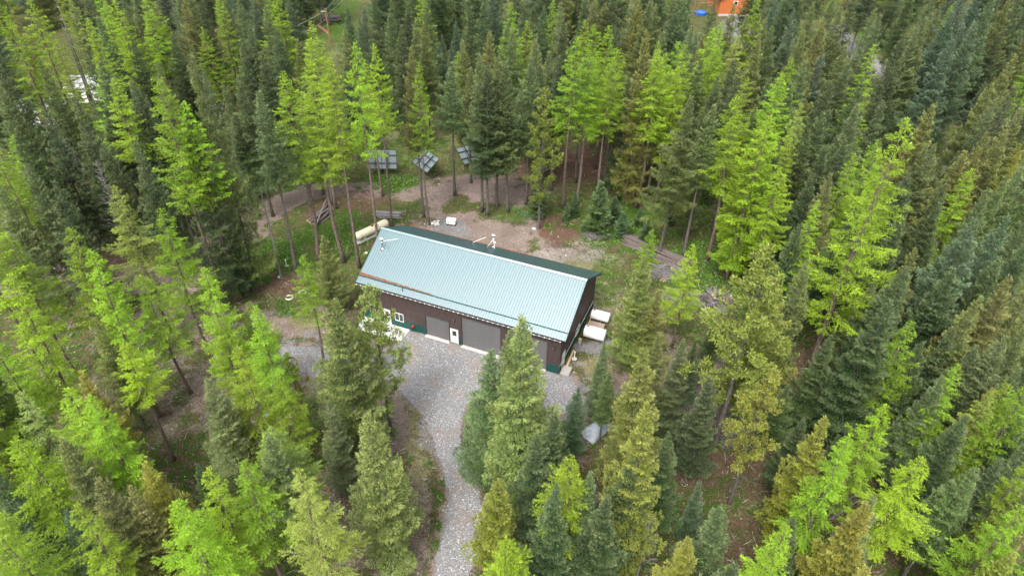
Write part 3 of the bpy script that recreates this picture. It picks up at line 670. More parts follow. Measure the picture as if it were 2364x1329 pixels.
lone('fallen_log', 'pale fallen log right of the two in the brushy gap', (1612, 968), (1650, 944), .1, 'bark_dead')
lone('fallen_log', 'log leaning beside the reddish pile behind the larches', (757, 466), (730, 536), .11, 'bark_dead', z=.8)
lone('fallen_log', 'reddish log lying left of the power pole', (735, 62), (757, 78), .35, 'rust')
lone('split_board', 'left of the two fresh pale boards by the brush pile', (1523, 650), (1534, 641), .09, 'logend', 'board')
lone('split_board', 'right of the two fresh pale boards by the brush pile', (1530, 652), (1540, 642), .09, 'logend', 'board')
lone('fallen_log', 'thin pale trunk lying left of the log pile, pointing uphill', (1420, 470), (1440, 542), .09, 'bark_dead')
lone('fallen_log', 'thin dark bar in grass behind the barn right of the generator', (1196, 490), (1224, 500), .12, 'green')
lone('fallen_log', 'pale log crossing dirt near the stump pile', (1540, 733), (1558, 741), .12, 'bark_dead')
def brush(name, label, px, py, rx, ry, n, hmax, mt, rr=(.01, .04), ll=(1., 2.5)):
    b = MB(); c = at(px, py)
    for i in range(n):
        a = random.random()*6.28; d = math.sqrt(random.random()); x = c[0]+math.cos(a)*d*rx; y = c[1]+math.sin(a)*d*ry; z = random.random()*hmax*(1-d*.8)+.05
        t = random.random()*6.28; L_ = random.uniform(*ll)/2; e = random.gauss(0, .22); r = random.uniform(*rr)
        v_ = Vector((math.cos(t)*L_, math.sin(t)*L_, e*L_)); k = Vector((x, y, z)); w_ = Vector((random.gauss(0, .1), random.gauss(0, .1), random.gauss(0, .06)))
        b.path([k-v_, k+w_, k+v_], [r, r*.9, r*.5], 4)
    tag(b.build(name, M[mt]), label, 'brush pile', 'brush piles', 'stuff')
brush('brush_pile', 'heap of grey brush between the log pile and stump heap', 1540, 630, 2.6, 1.6, 260, .8, 'grey_log')
brush('brush_pile', 'grey twig heap at the foot of the young green spruce', 1378, 545, 1.8, .9, 220, .35, 'bark_dead', (.008, .02))
brush('brush_pile', 'scattered dead brush beneath the dark trunks lower right', 1640, 960, 5, 4, 420, .7, 'bark_dead', (.008, .035), (.8, 3.5))
brush('brush_pile', 'dead branches under the firs at bottom centre', 1400, 1230, 4, 3, 250, .6, 'bark_dead', (.008, .03), (.8, 3))
brush('brush_pile', 'thin grey brush left of the stump heap', 1570, 690, 2.4, 1.6, 200, .5, 'grey_log', (.01, .03))
# stump heap
p = thing('stump_heap', 'heap of uprooted dark stumps and roots near the right edge of clearing', 'stump heap', tuple(at(1652, 700)))
for i in range(13):
    a = random.random()*6.28; d = random.random()**.6; x, y, z = math.cos(a)*d*2.1, math.sin(a)*d*2.0, .35+1.1*(1-d)
    ax = Vector((random.gauss(0, .7), random.gauss(-.3, .7), random.uniform(-.1, .9))).normalized(); L_ = random.uniform(.5, 1.2); r = random.uniform(.17, .32)
    b = MB(); o0 = Vector((x, y, z)); b.path([o0-ax*L_/2, o0, o0+ax*L_/2], [r*1.3, r*.95, r*.85], 10)
    for k in range(7):
        q = Vector((random.gauss(0, 1), random.gauss(0, 1), random.gauss(0, 1))).normalized(); q = (q-ax*(q@ax)).normalized()*1.0-ax*.5; s_ = o0-ax*L_/2
        l2 = random.uniform(.4, 1.1); b.path([s_, s_+q*l2*.5+Vector((0, 0, .06)), s_+q*l2], [.1, .06, .015], 5)
    m_ = b.build('stump', M['bark_log'] if i % 3 else M['grey_log'], p)
    m_.data.materials.append(M['logend']); m_.data.polygons[21].material_index = 1
b = MB()
for i in range(150):
    a = random.random()*6.28; d = random.random()**.5; k = Vector((math.cos(a)*d*2.6, math.sin(a)*d*2.5, .1+1.4*(1-d)*random.random())); v_ = Vector((random.gauss(0, .5), random.gauss(0, .5), random.gauss(0, .25)))
    b.path([k-v_, k+Vector((random.gauss(0, .1), random.gauss(0, .1), .08)), k+v_], [.05, .04, .012], 4)
tag(b.build('roots', M['grey_log'], p), 'tangled roots and sticks', None, None, 'stuff')
# stones
p0 = [(1003, 512), (1008, 516), (999, 517), (1012, 511), (1006, 520), (1012, 519)]
for i, (a, b_) in enumerate(p0+[(643, 640), (1352, 648), (2, 1), (1234, 528), (1370, 700)][:0]):
    pass
def rock(name, label, px, py, s, group):
    bm = bmesh.new(); bmesh.ops.create_icosphere(bm, subdivisions=2, radius=s)
    for v_ in bm.verts: v_.co *= 1+random.uniform(-.18, .18); v_.co.z *= .6
    m = bpy.data.meshes.new(name); bm.to_mesh(m); bm.free(); m.materials.append(M['stone']); o = link(name, m); q = at(px, py); o.location = (q[0], q[1], s*.3); tag(o, label, 'stone', group)
for a, b_ in p0: rock('pale_stone', ('largest front ', 'upper right ', 'leftmost ', 'rear right ', 'lower ', 'rightmost ')[p0.index((a, b_))]+'pale rock in the small heap left of the generator', a, b_, random.uniform(.18, .34), 'pale stones in a heap by the generator')
rock('pale_stone', 'single white stone at the foot of the thin leaning trunk', 646, 641, .28, 'single white stones')
rock('pale_stone', 'white stone at the foot of the scruffy pine behind the barn', 1232, 529, .3, 'single white stones')
rock('pale_stone', 'white stone beside the roof edge by the propane tank', 846, 585, .25, 'single white stones')
# person-high blue and red pump by the left track
p = thing('pump_post', 'small post with blue top and red side by the dirt track', 'post', tuple(at(620, 968)))
MB().box(-.12, .12, -.1, .1, -.05, .55).build('post', M['bark_log'], p); MB().lathe([(.2, .5), (.24, .6), (.2, .8), (.05, .85)], 14).build('cap', M['blue'], p); MB().box(.12, .36, -.12, .12, .15, .5).build('side_can', M['red'], p, bevel=.03)
# pale sheet covered stuff behind the firs in front of the barn
for i, (px, py, sx, sy, lab) in enumerate([(1258, 1072, 1.2, .9, 'pale plastic covered heap glimpsed through firs, left of the pair'), (1378, 992, 1.7, .9, 'pale plastic covered heap glimpsed through firs, right of the pair')]):
    n = 14; b = MB()
    for j in range(n+1):
        for k in range(n+1):
            u, v_ = j/n*2-1, k/n*2-1; hgt = .75*max(0, 1-max(abs(u), abs(v_))**4)*(1+.25*math.sin(u*5+i)*math.cos(v_*4))+random.uniform(0, .05)
            b.v.append((u*sx, v_*sy, hgt-.02))
    b.f = [(j*(n+1)+k, (j+1)*(n+1)+k, (j+1)*(n+1)+k+1, j*(n+1)+k+1) for j in range(n) for k in range(n)]
    o = b.build('covered_heap', M['tarp'], None, True); o.location = tuple(at(px, py)); o.rotation_euler = (0, 0, .5*i+.3); tag(o, lab, 'covered heap', 'plastic covered heaps')
# power pole with wires
PB = at(763, 97); hp = htop(PB, 20)
p = thing('power_pole', 'brown wooden power pole in the grassy strip at upper left', 'power pole', (PB[0], PB[1], 0))
MB().tube((0, 0, -.5), (-.15, 0, hp), .19, .14, 10).build('pole', M['pole'], p)
MB().box(-1.3, .1, -.06, .06, hp-.7, hp-.55).build('cross_arm', M['wood'], p)
MB().tube((-1.2, 0, hp-.55), (-1.2, 0, hp-.3), .05, n=8).build('insulator', M['black'], p)
for i, (z, q, zz) in enumerate(((hp-.35, at(560, 95, 8), 8), (hp-2.2, at(590, 105, 7.5), 7.5), (hp-.2, at(800, -60, 9), 9), (hp-1.4, at(830, -60, 8), 8), (hp-1.2, at(800, 80, 0), 0))):
    a = Vector((0, 0, z)); b_ = Vector((q[0]-PB[0], q[1]-PB[1], zz)); pts = [a.lerp(b_, t/8)-Vector((0, 0, (1.0 if i < 4 else 0)*4*(t/8)*(1-t/8))) for t in range(9)]
    MB().path(pts, [.028]*9, 4).build('wire', M['wire'], p)
# orange house at the top right
HP = at(1655, 40); p = thing('orange_house', 'orange wood sided house with grey roof at the top edge', 'house', (HP[0]+.5, HP[1]+1, 0), .05)
def housew(p, Lx, Ly, h, rise, wallm, roofm, ovh=.5):
    b = MB(); b.v = [(0, 0, 0), (Lx, 0, 0), (Lx, Ly, 0), (0, Ly, 0), (0, 0, h), (Lx, 0, h), (Lx, Ly, h), (0, Ly, h), (Lx/2, 0, h+rise), (Lx/2, Ly, h+rise)]
    b.f = [(0, 1, 5, 8, 4), (1, 2, 6, 5), (2, 3, 7, 9, 6), (3, 0, 4, 7)]; wl = b.build('wall', wallm, p)
    s = rise/(Lx/2)
    for q in (0, 1):
        r = MB(); xe = -ovh if q == 0 else Lx+ovh; ze = h-ovh*s
        for dz in (0, .15): r.v += [(xe, -ovh, ze+dz), (Lx/2, -ovh, h+rise+dz), (Lx/2, Ly+ovh, h+rise+dz), (xe, Ly+ovh, ze+dz)]
        r.f = [(0, 1, 2, 3), (7, 6, 5, 4), (0, 4, 5, 1), (1, 5, 6, 2), (2, 6, 7, 3), (3, 7, 4, 0)]; r.build('roof', roofm, p)
    return wl
wl = housew(p, 9, 11, 4.6, 3, M['orange'], M['greyroof'], .8)
MB().box(-.05, 9.05, -.06, .1, -.1, .5).build('foundation', M['apron'], p)
MB().box(3.4, 4.5, -.06, .0, 2.6, 3.7).build('window', M['white'], p); MB().box(3.52, 4.38, -.09, -.065, 2.72, 3.58).build('window_pane', M['glass'], p)
p = thing('blue_tarp_pool', 'bright blue round pool beside the orange house', 'pool', tuple(at(1617, 33)), .1)
MB().lathe([(1.5, -.05), (1.5, .6), (1.42, .62), (1.38, .5)], 24).build('pool_wall', M['blue'], p)
MB().lathe([(1.37, .45), (1.37, .47)], 24).build('pool_cover', M['blue'], p)
p = thing('play_frame', 'brown timber frame standing left of the blue pool', 'timber frame', tuple(at(1608, 38)), .1)
for a in (0, 3.5):
    for b_ in (0, 2.5): MB().box(a-.1, a+.1, b_-.1, b_+.1, 0, 3.2).build('post', M['pole'], p)
MB().box(-.2, 3.7, -.08, .08, 3.2, 3.4).build('beam', M['pole'], p); MB().box(-.2, 3.7, 2.42, 2.58, 3.2, 3.4).build('beam', M['pole'], p)
# pale roofed buildings among the left trees
for i, (px, py, Lx, Ly, h, rz_, lab, cat) in enumerate([(52, 290, 7.5, 5.5, 2.6, .12, 'low pale roofed shed glimpsed through the far left larches', 'shed'), (165, 238, 10, 6, 3.0, .1, 'pale roofed shed glimpsed through the upper left larches', 'shed')]):
    q = at(px, py); p = thing('pale_roofed_shed', lab, cat, (q[0], q[1], 0), rz_, 'pale roofed sheds')
    b = MB(); b.box(0, Lx, 0, Ly, 0, h).build('wall', M['white'], p)
    rr = MB()
    rr.v = [(-.4, -.4, h-.1), (Lx+.4, -.4, h-.1), (Lx+.4, Ly+.4, h-.1), (-.4, Ly+.4, h-.1), (-.4, Ly/2, h+1.1), (Lx+.4, Ly/2, h+1.1)]; rr.f = [(0, 1, 5, 4), (2, 3, 4, 5), (0, 4, 3), (1, 2, 5), (3, 2, 1, 0)]
    rr.build('roof', M['paleroof'], p)
    MB().box(1, 2.2, -.05, -.0, .9, 1.9).build('window', M['glass'], p); MB().box(3.2, 4.2, -.05, -.0, 0, 2.05).build('door', M['brown'], p)
# ---------------------------------------------------------------- tree prototypes
def diamonds(base, d, n, ln, wd):
    """quads: base point, direction, width axis"""
    a = base; b = base+d*ln[:, None]*.45+n*wd[:, None]; c = base+d*ln[:, None]; e = base+d*ln[:, None]*.45-n*wd[:, None]
    return np.stack([a, b, c, e], 1)
def unit(v): return v/np.maximum(np.linalg.norm(v, axis=-1, keepdims=True), 1e-9)
def crown(kind, H, cb, R, seed):
    g = np.random.default_rng(seed); Q = []; VAR = []; TIP = []; spines = []
    P = dict(larch=dict(nb=140, dens=380, wf=.30, ln=(.14, .30), wd=(.015, .028), up=.10, dn=-.25, curl=.32, droop=.20),
             fir=dict(nb=185, dens=430, wf=.30, ln=(.15, .30), wd=(.022, .042), up=.75, dn=-.22, curl=.12, droop=.30),
             spruce=dict(nb=150, dens=300, wf=.32, ln=(.2, .42), wd=(.035, .07), up=.45, dn=-.35, curl=.35, droop=.25),
             pine=dict(nb=95, dens=300, wf=.4, ln=(.16, .30), wd=(.03, .06), up=.75, dn=.0, curl=.35, droop=.0))[kind]
    a0, a1, ph1 = g.random()*6.28, g.random()*6.28, g.random()*6.28
    nb = int(P['nb']*(1-cb)**.6*(H/24)**.5); az = g.random()*6.28
    for i in range(nb):
        u = ((i+.5)/nb)**(.9 if kind != 'pine' else .8); u = max(.002, min(.995, u+g.normal()*.008)); z = cb*H+(H-cb*H)*u
        az += 2.4+g.normal()*.35
        if kind == 'larch': pf = min(1, (1-u)**.72*1.02)*min(1, .45+u*3)
        elif kind == 'pine': pf = (1-u**2.2)**.8*min(1, .5+u*2.)*.95+.06
        else: pf = (1-u)**.74*min(1, .55+u*3.2)
        asym = 1+.16*math.cos(az-a0)+.12*math.cos(2*az-a1+u*5)+.10*math.sin(u*17+ph1+az)
        L = max(.26, R*pf*asym*g.uniform(.6, 1.15)*(1.22 if g.random() < .08 else 1))
        if g.random() < (.05 if kind != 'pine' else .12) and u < .8: L *= .45
        el = P['dn']+(P['up']-P['dn'])*u**1.1+g.normal()*.09
        d = np.array([math.cos(az), math.sin(az), 0]); s_ = np.array([-math.sin(az), math.cos(az), 0])
        def pt(t): return d*(L*t)[:, None]*math.cos(el)+np.array([0, 0, 1.])*((math.sin(el)*L*t)-P['droop']*L*(t*(1-t)*1.6)+P['curl']*L*t**2.4*.35*(1-u*.6))[:, None]+np.array([0, 0, z])
        ns = 4; ts = np.linspace(0, 1, ns+1); spines.append((pt(ts), .035*(L/R)+.012))
        n = int(P['dens']*(L/2.6)**(1.45 if kind != 'larch' else 1.25)*(2.6/2.6)); n = max(n, 16)
        if kind == 'larch':
            # twigs hanging off the branch: short lines of tufts
            nt_ = max(6, int(L*10)); tt = g.uniform(.12, 1, nt_)**.8; sd_ = np.where(g.random(nt_) < .5, -1, 1); tl = (.22+.36*L*np.clip(np.sin(np.clip(tt*1.15+.1, 0, 1)*PI), .02, 1)**.8*.62)*g.uniform(.5, 1.2, nt_)
            k = g.integers(0, nt_, n); f = g.random(n)**.85; t = np.clip(tt[k]+f*.12, 0, 1.03)
            off = f*tl[k]*sd_[k]; pos = pt(t)+s_*off[:, None]*.9+d*(f*tl[k]*.55)[:, None]
            pos[:, 2] += -.16*f**1.5*tl[k]*2.2+g.normal(0, .035, n)
            core = g.random(n) < .16; pos[core] = pt(g.uniform(.1, 1, core.sum()))+g.normal(0, .05, (core.sum(), 3))
            dr = unit(d*.55+s_*(sd_[k]*.75)[:, None]+g.normal(0, .42, (n, 3))+np.array([0, 0, .12])); tip = np.clip(t*.6+f*.4, 0, 1)
        elif kind == 'pine':
            nc = max(3, int(L*3.4)); tc_ = g.uniform(.35, 1.05, nc); oc = g.uniform(-1, 1, nc)*P['wf']*L*.8*(1.1-tc_*.5); cz = g.uniform(-.05, .35, nc)*L*.4
            k = g.integers(0, nc, n); rr = .11+.05*L; pos = pt(tc_[k])+s_*oc[k][:, None]+np.array([0, 0, 1.])*cz[k][:, None]; q = unit(g.normal(0, 1, (n, 3))); pos = pos+q*rr*g.random(n)[:, None]**.5
            dr = unit(q+np.array([0, 0, .45])+d*.4); t = tc_[k]; tip = np.clip(.5+q[:, 2]*.5, 0, 1)
        else:
            t = g.uniform(.0, 1, n)**.8; wmax = P['wf']*L*np.clip(np.sin(np.clip(t*.95+.06, 0, 1)*PI), .05, 1)**.75+.07
            nt_ = max(6, int(L*7)); q = np.sort(g.random(nt_)); tq = q[np.clip(np.searchsorted(q, t), 0, nt_-1)]; t = np.clip(t*.45+tq*.55, 0, 1.02)
            sg = g.uniform(-1, 1, n); sg = np.sign(sg)*np.abs(sg)**.8; f = np.abs(sg); pos = pt(np.clip(t+f*.10, 0, 1.05))+s_*(sg*wmax)[:, None]
            pos[:, 2] += -.38*f**1.4*wmax+g.normal(0, .045, n)*(1+.5*L)
            dr = unit(d*.8+s_*(np.sign(sg)*.65)[:, None]+g.normal(0, .38, (n, 3))+np.array([0, 0, .16+.3*u])); tip = np.clip(t*.75+f*.3, 0, 1)*np.clip(.35+.65*u+.2, 0, 1)
        nn = unit(np.cross(dr, unit(np.array([0, 0, 1.])+g.normal(0, .55, (n, 3)))))
        ln = g.uniform(*P['ln'], n); wd = g.uniform(*P['wd'], n)
        Q.append(diamonds(pos, dr, nn, ln, wd)); VAR.append(np.clip(g.normal(.5, .17, n)+g.normal()*.2, 0, 1)); TIP.append(tip**2)
    # leader
    n = 60; z = H-.1-g.random(n)*1.5; a = g.random(n)*6.28; rr = (H-z)*.16+.03
    pos = np.stack([np.cos(a)*rr*.4, np.sin(a)*rr*.4, z], -1); dr = unit(np.stack([np.cos(a)*.6, np.sin(a)*.6, np.full(n, .9)], -1)); nn = unit(np.cross(dr, g.normal(0, 1, (n, 3))))
    Q.append(diamonds(pos, dr, nn, g.uniform(.18, .34, n), np.full(n, .05))); VAR.append(g.random(n)); TIP.append(np.ones(n))
    q = np.concatenate(Q); V = q.reshape(-1, 3); Fc = np.arange(len(V)).reshape(-1, 4)
    m = npmesh(kind+'_crown', V, Fc); var = np.repeat(np.concatenate(VAR), 4); tip = np.repeat(np.concatenate(TIP), 4)
    at_ = m.color_attributes.new('leafvar', 'FLOAT_COLOR', 'POINT'); at_.data.foreach_set('color', np.stack([var, tip, var*0, var*0+1], -1).astype(np.float32).ravel())
    m.materials.append(M['f_'+kind])
    return m, spines
def trunk_mesh(kind, H, cb, R, seed, spines, dead=.6):
    g = random.Random(seed); b = MB(); n = 12; r0 = .0098*H+.02; sx = g.uniform(-.02, .02)*H; sy = g.uniform(-.02, .02)*H
    pts = []; rs = []
    for i in range(n+1):
        t = i/n; z = -.5+(H+.3)*t; k = math.sin(t*PI); pts.append((sx*k+g.gauss(0, .02), sy*k+g.gauss(0, .02), z)); rs.append(r0*(1-t)**1.15+.01+(.09*r0/.25 if i == 0 else 0))
    pts[0] = (0, 0, -.5); pts[-1] = (0, 0, H-.2)
    for i in range(1, n): pts[i] = (pts[i][0]*(1-(i/n)**2), pts[i][1]*(1-(i/n)**2), pts[i][2])
    b.path(pts, rs, 8)
    for k, (s, r) in enumerate(spines):
        if kind == 'fir' and k % 2: continue
        b.path([tuple(x) for x in s[::2 if kind != 'larch' else 1]], [r, r*.6, r*.25] if kind != 'larch' else [r, r*.85, r*.65, r*.4, r*.2], 3)
    # dead lower limbs
    nd = int(dead*cb*H*4)
    for i in range(nd):
        z = cb*H*g.uniform(.3, 1.02); a = g.random()*6.28; L = R*g.uniform(.2, .6)*(z/(cb*H)); dz = -.12*L
        p0 = Vector((0, 0, z)); p1 = Vector((math.cos(a)*L*.5, math.sin(a)*L*.5, z+dz*.2)); p2 = Vector((math.cos(a+.15)*L, math.sin(a+.15)*L, z+dz))
        b.path([p0, p1, p2], [.03, .02, .007], 3)
        if g.random() < .6:
            q = p1+Vector((math.cos(a+.8)*L*.35, math.sin(a+.8)*L*.35, -.05)); b.path([p1, q], [.014, .005], 3)
    m = b.mesh(kind+'_trunk'); m.materials.append(M[{'larch': 'bark_larch', 'fir': 'bark_fir', 'spruce': 'bark_dark', 'pine': 'bark_fir'}[kind]])
    m.polygons.foreach_set('use_smooth', [True]*len(m.polygons)); return m
PROT = {}
def proto(kind, H, cb, R, seed, dead=.6):
    c, sp = crown(kind, H, cb, R, seed); t = trunk_mesh(kind, H, cb, R, seed, sp, dead); PROT.setdefault(kind, []).append((H, cb, R, t, c))
for i, (H, cb, R) in enumerate([(22, .10, 3.9), (22, .16, 4.2), (24, .30, 3.9), (24, .38, 4.1), (26, .48, 3.8), (26, .55, 3.5), (24, .22, 3.5)]): proto('larch', H, cb, R, 11+i, .8)
for i, (H, cb, R) in enumerate([(20, .05, 3.7), (21, .10, 4.0), (23, .16, 3.8), (24, .30, 3.5), (24, .42, 3.1), (22, .08, 3.4), (25, .52, 2.9)]): proto('fir', H, cb, R, 31+i, .5)
for i, (H, cb, R) in enumerate([(9, .03, 2.2), (8, .05, 2.4)]): proto('spruce', H, cb, R, 51+i, .2)
for i, (H, cb, R) in enumerate([(18, .32, 2.6), (19, .45, 3.0), (17, .2, 2.9)]): proto('pine', H, cb, R, 61+i, 1.4)
def snag_mesh(H, R, seed, top=.35, dens=1.):
    g = random.Random(seed); b = MB(); b.path([(0, 0, -.4), (.1, 0, H*.5), (.05, .1, H)], [.011*H, .007*H, .02], 8); z = H*top
    while z < H*.98:
        a = g.random()*6.28; L = R*(1-(z/H-top)/(1-top))**.7*g.uniform(.4, 1.1)+.2; p0 = Vector((.08, 0, z)); p1 = p0+Vector((math.cos(a)*L*.5, math.sin(a)*L*.5, L*.12)); p2 = p0+Vector((math.cos(a)*L, math.sin(a)*L, L*.42))
        b.path([p0, p1, p2], [.045, .028, .009], 4)
        for k in range(4):
            q = g.uniform(.3, .9); s = p0.lerp(p1, q*2) if q < .5 else p1.lerp(p2, q*2-1); aa = a+g.choice((-1, 1))*g.uniform(.5, 1.1); l2 = L*.35*g.uniform(.5, 1); b.path([s, s+Vector((math.cos(aa)*l2, math.sin(aa)*l2, l2*.3))], [.016, .005], 3)
        z += g.uniform(.08, .3)/dens
    return b.mesh('snag')
SNAGS = []
for i, (H, R, tp, dn) in enumerate([(14, 2.6, .3, 1.3), (16, 1.0, .5, .3)]):
    m = snag_mesh(H, R, 71+i, tp, dn); m.materials.append(M['bark_dead']); SNAGS.append((H, m))

# ---------------------------------------------------------------- tree list read off the photograph: top (px), kind, height or base (px)
T = '''
17 40 L;30 24 O;60 -5 L;-30 60 F;-10 200 F;5 215 F;125 92 l;164 2 l;202 42 L;225 -20 L;267 0 L;285 22 O;330 -8 L;356 5 l;422 0 O;455 -8 F;500 -14 L;547 -4 G;585 4 B;374 180 l;398 178 L - 530 697;508 125 G - 592 662;489 238 L - 553 690
-25 330 L;8 312 L - 150 580;0 490 L - 128 915;62 540 L - 178 868;153 525 L;265 428 l;368 482 L;537 535 B 9;100 250 F;300 90 F;240 160 L;200 130 F;-15 130 G;90 140 F;170 230 F;310 330 F;240 330 F;330 260 G - 345 497;350 250 F - 335 494;305 200 F;420 250 F - 447 552;60 380 G;120 420 F;-20 420 G;40 300 F
640 -14 L;603 20 G;575 60 G;672 -4 F;625 -6 L;723 49 L;690 93 O;725 116 O;761 101 L*.85h - 880 620;802 15 B 14;838 18 B 14;828 42 B 14;793 69 O;846 102 L*.68h - 905 521;846 146 L*.7h - 883 452;743 136 L*.85h - 830 618;977 56 O*.8;958 110 O*.8h - 979 500;970 143 L*.62h - 992 518;889 76 B 9;1015 100 B 10;1025 80 B 10;1053 49 B 12;1071 95 O;1043 102 B 11
1037 143 G - 1050 450;1131 74 O;1176 5 L;1167 51 G;1178 69 G;1104 125 G - 1112 488;1148 130 G - 1147 482;1198 145 G - 1172 490;1128 150 F - 1126 498;1090 160 G - 1088 422;661 166 L - 735 600;613 211 G - 684 630;603 123 F;565 90 F;640 60 F;560 190 F;700 180 F;790 180 F - 768 470;580 260 F - 600 500
870 -45 F;915 -30 F;955 -50 F;1000 -35 F;1045 -48 F;1095 -30 F;1140 -40 F;1190 -48 F;900 20 F;940 10 F;985 5 G;1080 15 F;1110 -5 F;1215 -20 F;860 -10 F;715 -40 F;680 -50 F;735 -60 F;1015 -60 G;965 40 G;925 60 F
1215 49 L;1228 90 O;1243 87 G;1255 15 F;1298 5 G;1290 60 D 15;1374 5 O;1397 8 O;1336 49 B 14;1346 46 L;1370 54 L;1405 61 L;1323 86 L - 1300 480;1368 120 L - 1329 476;1412 130 L - 1380 470;1479 0 O;1471 -5 O;1461 72 O - 1440 470;1505 8 G;1516 13 O;1494 115 L - 1467 478;1525 95 L;1511 121 L - 1493 458;1562 98 L;1584 104 L;1561 74 B 14;1591 60 G;1566 153 L
1561 10 F;1548 -4 G;1579 -4 G;1625 79 O;1612 80 B;1653 65 L;1668 54 L;1648 -2 G;1694 8 O;1727 36 O;1699 82 l;1655 110 L;1755 36 O;1766 40 O;1753 79 O;1786 64 G;1791 0 B;1748 -6 L;1782 169 L - 1699 548;1727 179 L;1590 225 G - 1521 590;1635 246 G - 1577 594;1714 228 L - 1632 602;1773 266 L;1758 281 L;1249 205 P - 1244 528;1200 130 G - 1215 470
1255 -40 F;1300 -45 F;1345 -40 G;1390 -50 F;1440 -45 F;1490 -50 F;1530 -40 F;1580 -60 F;1330 130 F - 1272 440;1290 150 F - 1232 445;1450 170 F;1540 210 F - 1500 440;1620 140 F;1420 60 F;1700 140 F;1660 180 F;1268 120 G;1350 -10 F;1420 -15 F
1806 0 B;1833 138 L;1854 70 O;1902 44 O;1880 5 O;1943 18 G;1925 -12 G;1897 120 B;1874 136 O;1862 140 G;1948 107 G;1975 -10 F;2020 20 G;2035 35 G;2020 107 L;2080 -30 F;2110 -20 F;2168 10 G;2140 40 G;2240 -20 B 23;2300 -8 B 23;2200 30 B 21;2117 64 G;2090 80 F;2332 0 O;2350 128 O;2366 -10 F;2160 240 O;2074 273 L - 1866 863;2043 235 G;1976 243 G;1953 150 F;1851 240 l;2200 90 B 21
2250 60 B 21;1840 -40 F;2010 -50 F;1900 -50 F;2280 -50 F;2340 -60 F;1830 20 B;1820 -20 F;2290 190 O;2340 200 G;1920 190 F;1990 180 F
1969 354 L;2035 327 L;2038 425 L;1928 402 O;1889 464 L;1810 387 L;1830 300 L;2163 333 G;2242 387 L;2276 302 O;2127 576 O;1871 602 O;2360 333 Y;2143 338 G;2230 350 O;2327 410 G;2366 385 G;1958 325 F;1918 340 F;2250 510 B 21;2327 500 B 21;2190 420 F;2170 470 F;2100 400 F;2290 440 G;2080 500 F;1880 400 F;1870 300 F;1900 260 F;2210 560 F;2310 600 F;2370 560 G;2200 620 F;1990 480 F;2090 620 F;2330 300 O;2355 250 O;2300 230 G;1800 330 F;2260 340 O;1850 520 F;1770 350 L
1795 644 Y;2166 694 B 13;2092 733 L;2271 687 O;2337 640 O;2237 707 O;2220 845 L;2324 779 G;2033 775 Y;2327 891 L;2296 899 Y;1779 575 P*1.1 - 1650 1025;1788 855 P - 1683 1163;2200 760 F;2260 800 G;2370 720 O;2050 690 F;2360 850 G;2230 950 F;2140 790 F;2300 700 F;2010 650 G 14
1907 958 Y;2290 905 l;2004 1165 Y 15;1825 1206 L;2019 1145 G 15;2358 1171 L;2335 1278 Y;1998 1306 Y;2366 955 B;2250 1080 G;2170 870 G;2040 930 L;1960 1000 L;2130 1050 L;1910 1100 G 12;2320 1060 F
1497 932 Y - 1430 1310;1317 1051 L;1608 1108 B - 1578 1250;1674 1167 G;1589 1245 Y;1364 1085 G 14;1180 1237 L;1290 950 F 16;1504 1187 D 9;1151 1106 Y;1450 1060 F 15;1250 1000 F 15;1290 1120 F;1540 1010 F 14;1700 1300 F;1400 1150 F
1215 735 g - 1188 1180;1495 530 L - 1478 700;1483 590 g - 1450 850;1515 668 O - 1482 870;1610 565 L - 1550 800;1497 773 O - 1480 1005;1438 809 g - 1432 1130;1389 791 G - 1372 965;1558 789 G - 1530 1015;1597 784 F - 1580 890;1668 720 F*.75h - 1612 935;1640 745 F*.75h - 1600 930;1128 803 G - 1138 1120;1175 760 G - 1170 1010;787 694 g - 838 1062;869 669 P - 905 1003;1620 830 F*.7h - 1560 1020
718 590 L - 748 850;754 543 O - 775 720;661 870 L - 705 1110;664 812 P 9;590 705 L;1385 420 S - 1378 535;1250 428 S - 1246 495;1330 445 S 4;1480 480 S 3;1500 505 S 4;1440 490 S 4;1420 455 S 4;1560 430 S 6;1310 470 S 3
368 628 L - 440 905;470 625 L;205 580 L;509 735 L - 580 985;573 700 L - 632 925;553 800 L;251 733 O - 335 985;310 791 L - 400 1060;184 855 Y;38 901 l;153 896 L;476 876 G;514 927 P;5 640 L;-30 770 L;200 920 L;142 1017 O;335 1055 Y;187 1160 L 17;480 1088 L;409 1158 L;560 1065 L;637 993 l*1.3;887 958 g - 908 1293;1177 1239 L 16;620 1000 G 17;700 1080 l 18;40 1000 L;230 1110 O 16;300 1130 O;840 1000 G 12
- - L 19 97 1206;- - L 19 127 1165;- - L 19 35 1329;- - D 9 195 440;- - F 18 140 1145;- - L 24 385 560;142 54 D 17;122 -20 D 22;220 369 D 14;- - F 23 430 550;- - F 22 350 490;- - F 22 545 690;645 420 X - 650 645;- - L 24 795 605;2372 760 G;2395 640 O;2390 900 L;2400 1010 G;2380 560 F;2400 480 G;2420 400 G;2400 820 F;2440 700 G;2430 950 F;2400 1120 O;2440 1250 G;2370 1060 L;-40 1290 L;-50 1180 L;-30 1080 F;- - L 24 775 480;- - F 20 1330 420;- - F 20 1455 430;- - L 22 1395 430;- - F 20 1640 470;- - F 20 1700 500;- - F 21 1740 500
'''
